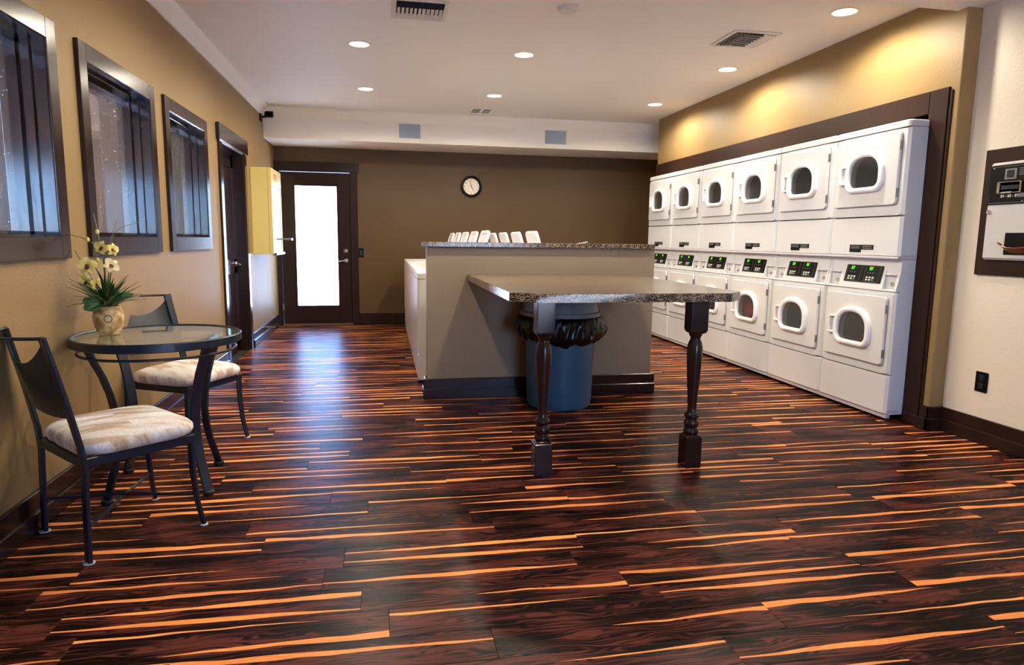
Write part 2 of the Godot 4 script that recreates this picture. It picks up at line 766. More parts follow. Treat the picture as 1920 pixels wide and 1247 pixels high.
# ------------------------------------------------------------------ the scene
func _ready() -> void:
	rng.seed = 11
	var cam := Camera3D.new()
	cam.name = "camera"
	cam.fov = 52.942
	cam.near = 0.05
	cam.far = 400.0
	cam.transform = Transform3D(Basis(Vector3(0.98249, 0.01266, 0.18588), Vector3(0.01334, 0.99035, -0.13794), Vector3(-0.18583, 0.13801, 0.97284)).orthonormalized(), Vector3(0, 1.1414, 0))
	add_child(cam)
	var sky_mat := ProceduralSkyMaterial.new()
	sky_mat.sky_top_color = Color(0.42, 0.62, 0.95)
	sky_mat.sky_horizon_color = Color(0.66, 0.82, 1.0)
	sky_mat.ground_bottom_color = Color(0.4, 0.42, 0.45)
	sky_mat.ground_horizon_color = Color(0.7, 0.75, 0.8)
	sky_mat.energy_multiplier = 16.0
	var sky := Sky.new()
	sky.sky_material = sky_mat
	var env := Environment.new()
	env.background_mode = Environment.BG_SKY
	env.sky = sky
	env.tonemap_mode = Environment.TONE_MAPPER_LINEAR
	env.tonemap_exposure = 1.16
	env.sdfgi_enabled = true
	env.ssao_enabled = true
	env.ssil_enabled = true
	var we := WorldEnvironment.new()
	we.name = "environment"
	we.environment = env
	add_child(we)

	var sun := DirectionalLight3D.new()
	sun.name = "sun"
	sun.light_color = Color(1.0, 0.97, 0.93)
	sun.light_energy = 26.0
	sun.light_angular_distance = 0.6
	sun.shadow_enabled = true
	sun.look_at_from_position(Vector3(10, 11, -1.0), Vector3.ZERO)
	sun.sky_mode = DirectionalLight3D.SKY_MODE_LIGHT_ONLY
	add_child(sun)

	make_materials()
	room()
	planks()
	windows()
	door_back()
	door_side()
	front_glazing()
	half_wall()
	downlights()
	ceiling_fittings()
	wall_fittings()
	dryers()
	washers()
	folding_table()
	trash_can()
	chairs_and_table()
	flowers()


const LAMP := Color(1.0, 0.952, 0.865)
const LAMP_ENERGY := 2.45
const LAMP_ANGLE := 85.0


func downlights() -> void:
	var proto: Node3D = null
	var spots := [
		[-0.17, -5.50, YC, "recessed ceiling downlight left of centre, in line with the vent at the top edge"],
		[-0.165, -7.08, YC, "recessed ceiling downlight nearest the left end of the white soffit"],
		[1.12, -5.50, YC, "recessed ceiling downlight in the middle of the ceiling, between the smoke detector and soffit"],
		[1.135, -7.08, YC, "recessed ceiling downlight just in front of the small twin return vent"],
		[2.90, -7.09, YC, "recessed ceiling downlight over the far end of the dryer row"],
		[2.91, -5.54, YC, "recessed ceiling downlight beside the square ceiling vent, over the middle dryers"],
		[2.91, -4.04, YC, "recessed ceiling downlight over the nearest dryer, close to the top edge"],
		[-0.17, -4.0, YC, "recessed ceiling downlight over the aisle beside the chairs, above the view"],
		[1.12, -4.0, YC, "recessed ceiling downlight straight over the folding table, above the view"],
		[-0.17, -2.35, YF, "added unseen fill downlight in the lowered ceiling by the glass table"],  # this and the next are added out of view to brighten the foreground
		[1.12, -2.35, YF, "added unseen fill downlight in the middle of the lowered ceiling"],
	]
	for s in spots:
		var o: Node3D
		if proto == null:
			o = thing("ceiling_light", s[3], "downlight", Vector3(s[0], s[2], s[1]), 0.0, "recessed ceiling downlights")
			var r := B.new()
			r.lathe([Vector2(0.072, -0.001), Vector2(0.075, -0.006), Vector2(0.088, -0.006), Vector2(0.094, -0.001), Vector2(0.094, 0.0)], 40, Transform3D())
			obj("trim_ring", r, M.crown, o)
			var l := B.new()
			l.lathe([Vector2(0.0, -0.010), Vector2(0.04, -0.008), Vector2(0.073, -0.002), Vector2(0.073, 0.0)], 40)
			obj("lens", l, M.lens, o)
			proto = o
		else:
			o = copy(proto, Vector3(s[0], s[2], s[1]), s[3])
		var sp := SpotLight3D.new()
		sp.name = numbered("spot")
		sp.position = Vector3(s[0], s[2] - 0.02, s[1])
		sp.rotation.x = -PI / 2
		sp.spot_angle = LAMP_ANGLE
		sp.spot_angle_attenuation = 0.45
		sp.spot_range = 14.0
		sp.spot_attenuation = 2.0
		sp.light_color = LAMP
		sp.light_energy = LAMP_ENERGY if s[2] == YC else LAMP_ENERGY * 0.6
		sp.light_size = 0.06
		sp.shadow_enabled = true
		add_child(sp)


# ------------------------------------------------------------------ room
func two_tier(b: B, a: Vector3, c: Vector3, out: Vector3) -> void:     # baseboard from a to c on the floor, out of the wall
	var d := c - a
	b.span(a, a + d + out * 0.03 + Vector3(0, 0.076, 0), 0.004)
	b.span(a + Vector3(0, 0.07, 0), a + d + out * 0.018 + Vector3(0, 0.147, 0), 0.004)


func room() -> void:
	# slab under the planks
	var fl := struct("floor", bx(Vector3(XL - 0.2, -0.12, ZB - 0.15), Vector3(4.4, -0.007, ZFRONT + 0.15)), M.subfloor)
	# left wall round its openings
	var b := B.new()
	var holes := [[ZB - 0.15, -7.09, 0.0, 0.0], [-7.09, -6.16, 1.935, 0.0], [-6.16, -5.60, 0.0, 0.0], [-5.60, -4.742, 1.93, 1.127], [-4.742, -4.383, 0.0, 0.0], [-4.383, -3.526, 1.93, 1.127], [-3.526, -3.15, 0.0, 0.0], [-3.15, -2.29, 1.93, 1.127], [-2.29, ZFRONT, 0.0, 0.0]]
	for h in holes:
		if h[2] == 0.0:
			b.span(Vector3(XL - 0.15, -0.007, h[0]), Vector3(XL, YC, h[1]))
		else:
			b.span(Vector3(XL - 0.15, h[2], h[0]), Vector3(XL, YC, h[1]))
			if h[3] > 0.0:
				b.span(Vector3(XL - 0.15, -0.007, h[0]), Vector3(XL, h[3], h[1]))
	struct("wall_left", b, M.tan)
	# back wall round the glass door
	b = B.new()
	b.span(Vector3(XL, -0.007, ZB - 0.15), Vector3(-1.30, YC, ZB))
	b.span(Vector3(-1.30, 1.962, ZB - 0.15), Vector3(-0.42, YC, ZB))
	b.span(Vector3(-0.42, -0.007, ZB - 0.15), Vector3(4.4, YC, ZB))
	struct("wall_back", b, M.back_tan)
	# dryer wall: over the opening, and the posts at both ends
	b = B.new()
	b.span(Vector3(XR - 0.004, 1.99, -7.93), Vector3(XR + 0.2, YC, -3.56))
	b.span(Vector3(XR - 0.004, -0.007, -7.93), Vector3(XR + 0.2, 1.99, -7.83))
	b.span(Vector3(XR - 0.004, -0.007, -3.64), Vector3(XR + 0.2, 1.99, -3.56))
	var post := PackedVector2Array([Vector2(XR + 0.2, -3.56), Vector2(XR - 0.008, -3.56)])
	for i in 7:
		var f := PI + PI / 2 * i / 6
		post.append(Vector2(XR + 0.006 + cos(f) * 0.014, -3.501 - sin(f) * 0.014))
	post.append(Vector2(XR + 0.2, -3.487))
	b.prism(post, YC + 0.007, Transform3D(Basis(Vector3(1, 0, 0), Vector3(0, 0, 1), Vector3(0, -1, 0)), Vector3(0, YC, 0)))
	struct("wall_right", b, M.tan)
	# alcove behind the dryers, and the far bay beyond them
	b = B.new()
	b.span(Vector3(4.1, -0.007, ZB), Vector3(4.25, YC, ZFRONT))
	b.span(Vector3(XR + 0.2, -0.007, -3.56), Vector3(4.1, YC, -3.46))
	b.span(Vector3(XR + 0.2, -0.007, -7.93), Vector3(4.1, YC, -7.83))
	b.span(Vector3(XR + 0.2, 2.05, -7.83), Vector3(4.1, 2.15, -3.56))
	struct("wall_alcove", b, M.tan)
	struct("wall_cream", bx(Vector3(XC, -0.007, -3.487), Vector3(XC + 0.12, YC, ZFRONT)), M.cream)
	# ceilings
	struct("ceiling", bx(Vector3(XL - 0.2, YC, ZB - 0.15), Vector3(4.4, YC + 0.12, ZFRONT + 0.15)), M.white_paint)
	struct("ceiling_lowered", bx(Vector3(XL, YF, ZF), Vector3(XC, YC, ZFRONT)), M.white_paint)
	struct("ceiling_soffit", bx(Vector3(XL, 2.268, ZB), Vector3(4.1, YC, ZS), 0.004), M.soffit)
	# crown mouldings: left wall and soffit
	var prof := PackedVector2Array([Vector2(0, 0), Vector2(0.012, 0), Vector2(0.016, 0.012), Vector2(0.03, 0.03), Vector2(0.05, 0.06), Vector2(0.062, 0.075), Vector2(0.066, 0.092), Vector2(0.072, 0.094), Vector2(0.072, 0.107), Vector2(0, 0.107)])
	b = B.new()
	b.prism(prof, ZF - ZS, Transform3D(Basis(Vector3(1, 0, 0), Vector3(0, 1, 0), Vector3(0, 0, 1)), Vector3(XL, 2.504, ZS)))
	struct("trim_1", b, M.crown)
	b = B.new()
	b.prism(prof, 4.1 - XL, Transform3D(Basis(Vector3(0, 0, 1), Vector3(0, 1, 0), Vector3(-1, 0, 0)), Vector3(4.1, 2.504, ZS)))
	struct("trim_2", b, M.soffit)
	# dark frame round the dryers
	b = B.new()
	b.span(Vector3(XR - 0.022, 1.938, -7.93), Vector3(XR + 0.014, 2.070, -3.697), 0.003)
	b.span(Vector3(XR - 0.022, -0.0, -3.697), Vector3(XR + 0.014, 2.070, -3.556), 0.003)
	b.span(Vector3(XR - 0.022, -0.0, -7.93), Vector3(XR + 0.014, 1.938, -7.815), 0.003)
	b.span(Vector3(XR - 0.016, -0.0, -3.553), Vector3(XR + 0.014, 2.05, -3.532), 0.003)
	struct("trim_3", b, M.trim_face)
	# baseboards
	b = B.new()
	two_tier(b, Vector3(XL, 0, ZB), Vector3(XL, 0, -7.20), Vector3(1, 0, 0))
	two_tier(b, Vector3(XL, 0, -6.06), Vector3(XL, 0, ZFRONT), Vector3(1, 0, 0))
	struct("baseboard_left", b, M.trim)
	b = B.new()
	two_tier(b, Vector3(-0.335, 0, ZB), Vector3(4.1, 0, ZB), Vector3(0, 0, 1))
	struct("baseboard_back", b, M.trim)
	b = B.new()
	two_tier(b, Vector3(XC, 0, -3.487), Vector3(XC, 0, ZFRONT), Vector3(-1, 0, 0))
	b.span(Vector3(XR - 0.036, 0, -3.66), Vector3(XR - 0.004, 0.076, -3.457), 0.004)
	b.span(Vector3(XR - 0.024, 0.07, -3.54), Vector3(XR - 0.004, 0.147, -3.469), 0.004)
	b.span(Vector3(XR - 0.036, 0, -3.487), Vector3(XC, 0.076, -3.457), 0.004)
	b.span(Vector3(XR - 0.024, 0.07, -3.487), Vector3(XC, 0.147, -3.469), 0.004)
	struct("baseboard_right", b, M.trim)
	# wall behind the viewer
	b = B.new()
	b.span(Vector3(XL, -0.007, ZFRONT), Vector3(0.8, YC, ZFRONT + 0.15))
	b.span(Vector3(0.8, 2.12, ZFRONT), Vector3(2.5, YC, ZFRONT + 0.15))
	b.span(Vector3(0.8, -0.007, ZFRONT), Vector3(2.5, 0.1, ZFRONT + 0.15))
	b.span(Vector3(2.5, -0.007, ZFRONT), Vector3(4.25, YC, ZFRONT + 0.15))
	struct("wall_front", b, M.tan)
	# outdoors
	struct("ground", bx(Vector3(-40, -0.4, -40), Vector3(40, -0.125, 40)), M.concrete)
	struct("exterior_wall", bx(Vector3(-3.2, -0.125, -12), Vector3(-2.95, 3.4, -4.0)), M.outside_wall)
	struct("added_overhang", bx(Vector3(-2.94, 2.42, -12), Vector3(XL - 0.15, 2.55, 9.0)), M.outside_wall)  # unseen roof, added to shade the outside wall and the upper jambs
	struct("added_sky_blocker", bx(Vector3(-10.0, 2.42, -3.9), Vector3(-2.95, 2.55, 9.0)), M.outside_wall)  # unseen roof, added to cut off the sky mirrored in the window jambs
	struct("added_sun_blocker", bx(Vector3(-1.95, -0.125, -12), Vector3(-1.75, 2.42, ZB - 0.16)), M.outside_wall)  # unseen wall, added to keep the sun off the outside wall
	fl.set_meta("kind", "structure")


const ROW := 0.149
const LEN := 0.8765
const KNOWN := {-1: 1.417, 0: 1.83, 1: 0.294, 2: -0.001, 3: -0.088, 4: -0.217, 5: -0.157, 6: 2.17, 7: 0.337}


func plank_piece(b: B, x0: float, x1: float, z0: float, z1: float, full0: float, v: int, fx: bool, fz: bool, y := 0.0) -> void:
	# v: which board of the texture; the piece may be cut short at a wall
	var e := 0.0011
	var cu := float(v % PCOLS) / PCOLS
	var cv := float(v / PCOLS) / PROWS
	var f := func(x: float, z: float) -> Vector2:
		var a := clampf((x - full0) / LEN, 0.002, 0.998)
		var t := clampf((z - z0) / (z1 - z0), 0.012, 0.988)
		return Vector2(cu + (1.0 - a if fx else a) / PCOLS, cv + (1.0 - t if fz else t) / PROWS)
	var o := [Vector3(x0, y - 0.0012, z0), Vector3(x0, y - 0.0012, z1), Vector3(x1, y - 0.0012, z1), Vector3(x1, y - 0.0012, z0)]
	var q := [Vector3(x0 + e, y, z0 + e), Vector3(x0 + e, y, z1 - e), Vector3(x1 - e, y, z1 - e), Vector3(x1 - e, y, z0 + e)]
	var g := [Vector3(x0, y - 0.007, z0), Vector3(x0, y - 0.007, z1), Vector3(x1, y - 0.007, z1), Vector3(x1, y - 0.007, z0)]
	b.quad_uv(q[0], q[1], q[2], q[3], f.call(q[0].x, q[0].z), f.call(q[1].x, q[1].z), f.call(q[2].x, q[2].z), f.call(q[3].x, q[3].z))
	for i in 4:
		var j := (i + 1) % 4
		b.quad_uv(o[i], o[j], q[j], q[i], f.call(o[i].x, o[i].z), f.call(o[j].x, o[j].z), f.call(q[j].x, q[j].z), f.call(q[i].x, q[i].z))
		b.quad_uv(g[i], g[j], o[j], o[i], f.call(o[i].x, o[i].z), f.call(o[j].x, o[j].z), f.call(o[j].x, o[j].z), f.call(o[i].x, o[i].z))


func planks() -> void:
	var fl: Node3D = get_node("floor")
	var r := RandomNumberGenerator.new()
	r.seed = 2024
	var shared := {}
	var rest := B.new()
	var last := -1
	for row in range(-28, 51):
		var z1 := -1.520 - ROW * row          # near edge
		var z0 := z1 - ROW
		if z1 > ZFRONT or z0 < ZB:
			continue
		var off: float = KNOWN[row] if KNOWN.has(row) else r.randf_range(0.0, LEN)
		var x := off
		while x > XL:
			x -= LEN
		while x < 4.1:
			var v := r.randi_range(0, PCOLS * PROWS - 1)
			if v == last:
				v = (v + 5) % (PCOLS * PROWS)
			last = v
			var fx := r.randf() < 0.5
			var fz := r.randf() < 0.5
			var a := maxf(x, XL)
			var c := minf(x + LEN, 4.1)
			var mid_x := (a + c) / 2
			if c - a > 0.02:
				var seen := row >= -2 and row < 35 and a < XC and absf(mid_x - 0.45 - row * 0.0) < 1.6 + 0.16 * (row + 4)
				if seen:
					var full := c - a > LEN - 0.001
					var key := [v, fx, fz] if full else [v, fx, fz, a, row]
					if not shared.has(key):
						var b := B.new()
						plank_piece(b, a - x, c - x, -ROW, 0.0, 0.0, v, fx, fz)
						shared[key] = b.mesh(20.0)
					var p := put("plank", shared[key], M.plank, fl)
					p.position = Vector3(x, 0, z1)
				else:
					plank_piece(rest, a, c, z0, z1, x, v, fx, fz)
			x += LEN
	var o := obj("distant_planks", rest, M.plank, fl, 20.0)
	o.set_meta("kind", "stuff")


func windows() -> void:
	var spans := [[-3.23, -2.21], [-4.463, -3.446], [-5.68, -4.66]]
	for k in 3:
		var zf: float = spans[k][0]
		var zn: float = spans[k][1]
		var w := setting("window_%d" % (k + 1))
		# casing: two uprights, head and sill board
		var c := B.new()
		c.span(Vector3(XL, 1.037, zf), Vector3(XL + 0.02, 2.012, zf + 0.082), 0.002)
		obj("casing", c, M.trim, w)
		c = B.new()
		c.span(Vector3(XL, 1.037, zn - 0.082), Vector3(XL + 0.02, 2.012, zn), 0.002)
		obj("casing", c, M.trim, w)
		c = B.new()
		c.span(Vector3(XL, 1.928, zf + 0.082), Vector3(XL + 0.02, 2.012, zn - 0.082), 0.002)
		obj("casing", c, M.trim, w)
		c = B.new()
		c.span(Vector3(XL, 1.037, zf + 0.082), Vector3(XL + 0.02, 1.129, zn - 0.082), 0.002)
		obj("casing", c, M.trim, w)
		# lining of the opening, then the stop and the sash
		var steps := [[0.0, 0.06, 0.0], [0.052, 0.10, 0.012], [0.094, 0.152, 0.03]]
		for i in 3:
			var s = steps[i]
			var x1: float = XL + 0.012 - s[0]
			var x0: float = XL - s[1]
			var th: float = 0.006 + s[2]
			var b := B.new()
			var za := zf + 0.079
			var zb := zn - 0.079
			b.span(Vector3(x0, 1.125, za), Vector3(x1, 1.933, za + th), 0.0015)
			b.span(Vector3(x0, 1.125, zb - th), Vector3(x1, 1.933, zb), 0.0015)
			b.span(Vector3(x0, 1.933 - th, za), Vector3(x1, 1.933, zb), 0.0015)
			b.span(Vector3(x0, 1.125, za), Vector3(x1, 1.125 + th * 0.7, zb), 0.0015)
			obj(["jamb", "stop", "sash"][i], b, M.jamb, w)
		var p := obj("pane", bx(Vector3(XL - 0.124, 1.14, zf + 0.10), Vector3(XL - 0.120, 1.91, zn - 0.10)), M.pane, w)
		p.set_meta("label", "clear wet window pane")
		var f := B.new()
		var y0 := 1.145
		var y1 := 1.905
		f.quad_uv(Vector3(XL - 0.1275, y0, zn - 0.11), Vector3(XL - 0.1275, y0, zf + 0.11), Vector3(XL - 0.1275, y1, zf + 0.11), Vector3(XL - 0.1275, y1, zn - 0.11), Vector2(0.3 * k, 1), Vector2(0.3 * k + 0.9, 1), Vector2(0.3 * k + 0.9, 0), Vector2(0.3 * k, 0))
		obj("water_film", f, M.film, w)
		# beads of water, thickest along the top
		var dr := B.new()
		for i in 130:
			var yy := y1 - absf(rng.randfn(0.0, 0.16)) - 0.004
			if i % 3 == 0:
				yy = rng.randf_range(y0, y1)
			var rr := rng.randf_range(0.0016, 0.0042)
			dr.lathe([Vector2(0, -rr * 1.3), Vector2(rr * 0.8, -rr * 0.7), Vector2(rr, 0), Vector2(rr * 0.7, rr * 0.8), Vector2(0, rr * 1.2)], 6, Transform3D(Basis().scaled(Vector3(0.5, 1, 1)), Vector3(XL - 0.119, yy, rng.randf_range(zf + 0.115, zn - 0.115))))
		var dd := obj("water_drops", dr, M.chrome, w, 80.0)
		dd.set_meta("kind", "stuff")


func door_back() -> void:
	var d := setting("door_1")
	var cz := ZB + 0.022
	obj("casing", bx(Vector3(XL, 0, ZB), Vector3(-1.295, 1.965, cz), 0.003), M.trim, d)
	obj("casing", bx(Vector3(-0.429, 0, ZB), Vector3(-0.336, 1.965, cz), 0.003), M.trim, d)
	obj("head_casing", bx(Vector3(XL, 1.962, ZB), Vector3(-0.314, 2.085, cz + 0.012), 0.003), M.trim, d)
	var b := B.new()
	var z0 := ZB - 0.05
	var z1 := ZB - 0.004
	b.span(Vector3(-1.296, 0.012, z0), Vector3(-1.119, 1.958, z1), 0.003)
	b.span(Vector3(-0.595, 0.012, z0), Vector3(-0.430, 1.958, z1), 0.003)
	b.span(Vector3(-1.12, 0.012, z0), Vector3(-0.594, 0.249, z1), 0.003)
	b.span(Vector3(-1.12, 1.790, z0), Vector3(-0.594, 1.958, z1), 0.003)
	var slab := obj("slab", b, M.trim, d)
	b = B.new()
	for q in [[-1.132, -1.115], [-0.599, -0.582]]:
		b.span(Vector3(q[0], 0.236, z1 - 0.004), Vector3(q[1], 1.803, z1 + 0.006), 0.003)
	for q in [[0.236, 0.253], [1.786, 1.803]]:
		b.span(Vector3(-1.132, q[0], z1 - 0.004), Vector3(-0.582, q[1], z1 + 0.006), 0.003)
	obj("glazing_bead", b, M.trim, slab)
	obj("pane", bx(Vector3(-1.118, 0.25, ZB - 0.03), Vector3(-0.596, 1.789, ZB - 0.024)), M.pane, d)
	b = B.new()
	b.lathe([Vector2(0.0, 0.014), Vector2(0.026, 0.012), Vector2(0.031, 0.004), Vector2(0.031, 0.0)], 28, Transform3D(Basis(Vector3.RIGHT, Vector3(0, 0, 1), Vector3(0, -1, 0)), Vector3(-0.50, 0.966, z1)))
	obj("deadbolt", b, M.chrome, d)
	b = B.new()
	b.lathe([Vector2(0.0, 0.014), Vector2(0.028, 0.012), Vector2(0.033, 0.004), Vector2(0.033, 0.0)], 28, Transform3D(Basis(Vector3.RIGHT, Vector3(0, 0, 1), Vector3(0, -1, 0)), Vector3(-0.497, 0.838, z1)))
	b.tube([Vector3(-0.497, 0.838, z1), Vector3(-0.497, 0.838, z1 + 0.05), Vector3(-0.52, 0.838, z1 + 0.056), Vector3(-0.56, 0.83, z1 + 0.052), Vector3(-0.604, 0.816, z1 + 0.05)], [0.011, 0.011, 0.0105, 0.009, 0.008], 10)
	obj("door_handle", b, M.chrome, d)
	for y in [0.24, 1.0, 1.72]:
		obj("hinge", bx(Vector3(-1.303, y - 0.045, ZB - 0.006), Vector3(-1.288, y + 0.045, cz + 0.003), 0.003), M.steel, d)
	obj("threshold", bx(Vector3(-1.30, 0, ZB - 0.05), Vector3(-0.42, 0.014, ZB + 0.03), 0.004), M.brass, d)


func door_side() -> void:
	var d := setting("door_2")
	var x1 := XL + 0.02
	obj("casing", bx(Vector3(XL, 0, -6.165), Vector3(x1, 1.935, -6.07), 0.003), M.trim, d)
	obj("casing", bx(Vector3(XL, 0, -7.18), Vector3(x1, 1.935, -7.085), 0.003), M.trim, d)
	obj("head_casing", bx(Vector3(XL, 1.932, -7.21), Vector3(x1 + 0.012, 2.072, -6.035), 0.003), M.trim, d)
	var b := B.new()
	b.span(Vector3(XL - 0.15, 0, -6.178), Vector3(XL + 0.01, 1.935, -6.160), 0.002)
	b.span(Vector3(XL - 0.15, 0, -7.09), Vector3(XL + 0.01, 1.935, -7.072), 0.002)
	b.span(Vector3(XL - 0.15, 1.918, -7.09), Vector3(XL + 0.01, 1.935, -6.160), 0.002)
	b.span(Vector3(XL - 0.125, 0, -6.19), Vector3(XL - 0.09, 1.92, -6.175), 0.002)
	b.span(Vector3(XL - 0.125, 0, -7.075), Vector3(XL - 0.09, 1.92, -7.06), 0.002)
	b.span(Vector3(XL - 0.125, 1.905, -7.075), Vector3(XL - 0.09, 1.92, -6.175), 0.002)
	obj("jamb", b, M.trim, d)
	# slab of stiles, rails and two tall sunk panels
	b = B.new()
	var xs := XL - 0.09
	var xa := xs - 0.04
	for q in [[-7.07, -6.96], [-6.67, -6.57], [-6.28, -6.178]]:
		b.span(Vector3(xa, 0.01, q[0]), Vector3(xs, 1.915, q[1]), 0.003)
	for q in [[0.01, 0.22], [0.78, 0.92], [1.79, 1.915]]:
		b.span(Vector3(xa, q[0], -7.07), Vector3(xs, q[1], -6.178), 0.003)
	var slab := obj("slab", b, M.trim, d)
	for q in [[-6.96, -6.67], [-6.57, -6.28]]:
		for y in [[0.22, 0.78], [0.92, 1.79]]:
			b = B.new()
			b.span(Vector3(xa + 0.006, y[0], q[0]), Vector3(xs - 0.012, y[1], q[1]))
			b.span(Vector3(xa + 0.006, y[0] + 0.04, q[0] + 0.04), Vector3(xs - 0.004, y[1] - 0.04, q[1] - 0.04), 0.006)
			obj("panel", b, M.trim, slab)
	b = B.new()
	b.lathe([Vector2(0.0, 0.016), Vector2(0.026, 0.013), Vector2(0.031, 0.004), Vector2(0.031, 0.0)], 24, Transform3D(Basis(Vector3(0, 0, 1), Vector3(1, 0, 0), Vector3(0, 1, 0)), Vector3(xs, 0.868, -7.02)))
	b.tube([Vector3(xs, 0.868, -7.02), Vector3(xs + 0.05, 0.868, -7.02), Vector3(xs + 0.057, 0.868, -6.99), Vector3(xs + 0.055, 0.866, -6.92)], [0.011, 0.011, 0.010, 0.008], 10)
	obj("door_handle", b, M.chrome, d)
	obj("name_plate", bx(Vector3(xs - 0.002, 1.36, -6.71), Vector3(xs + 0.004, 1.40, -6.53), 0.001), M.black, d)
	b = bx(Vector3(XL - 0.5, -0.1, -7.3), Vector3(XL - 0.152, 2.2, -5.9))
	var back := obj("closed_back", b, M.dark_void, d)
	back.set_meta("kind", "structure")


func front_glazing() -> void:
	var w := setting("window_4")
	var z0 := ZFRONT + 0.03
	var z1 := ZFRONT + 0.10
	for x in [0.8, 1.62, 2.44]:
		obj("mullion", bx(Vector3(x, 0.1, z0), Vector3(x + 0.06, 2.12, z1), 0.003), M.trim, w)
	for y in [0.1, 2.06]:
		for x in [0.86, 1.68]:
			obj("rail", bx(Vector3(x, y, z0), Vector3(x + 0.76, y + 0.06, z1), 0.003), M.trim, w)
	for x in [0.86, 1.68]:
		obj("pane", bx(Vector3(x, 0.16, z0 + 0.03), Vector3(x + 0.76, 2.06, z0 + 0.036)), M.pane, w)


func half_wall() -> void:
	var x0 := 0.2887
	var x1 := 1.9735
	struct("wall_partition", bx(Vector3(x0, -0.007, ZP - 0.13), Vector3(x1, 1.084, ZP), 0.003), M.taupe)
	var b := B.new()
	two_tier(b, Vector3(x0 - 0.03, 0, ZP), Vector3(x1 + 0.03, 0, ZP), Vector3(0, 0, 1))
	b.span(Vector3(x0 - 0.03, 0, ZP - 0.13), Vector3(x0, 0.076, ZP), 0.004)
	b.span(Vector3(x0 - 0.018, 0.07, ZP - 0.13), Vector3(x0, 0.147, ZP + 0.018), 0.004)
	b.span(Vector3(x1, 0, ZP - 0.13), Vector3(x1 + 0.03, 0.076, ZP), 0.004)
	b.span(Vector3(x1, 0.07, ZP - 0.13), Vector3(x1 + 0.018, 0.147, ZP + 0.018), 0.004)
	struct("baseboard_partition", b, M.trim)
	var c := obj("counter_ledge", bx(Vector3(0.262, 1.084, ZP - 0.19), Vector3(1.962, 1.118, -4.683), 0.003), M.laminate)
	tag(c, "long speckled grey laminate ledge capping the taupe half wall", "ledge")
	b = B.new()
	b.sheet([[Vector3(1.40, 1.1195, -4.75), Vector3(1.40, 1.1195, -4.79)], [Vector3(1.43, 1.122, -4.75), Vector3(1.43, 1.122, -4.79)], [Vector3(1.465, 1.131, -4.75), Vector3(1.465, 1.131, -4.79)]], 0.0015)
	tag(obj("paper_slip", b, M.paper), "small curled slip of white paper lying on the speckled ledge", "paper")


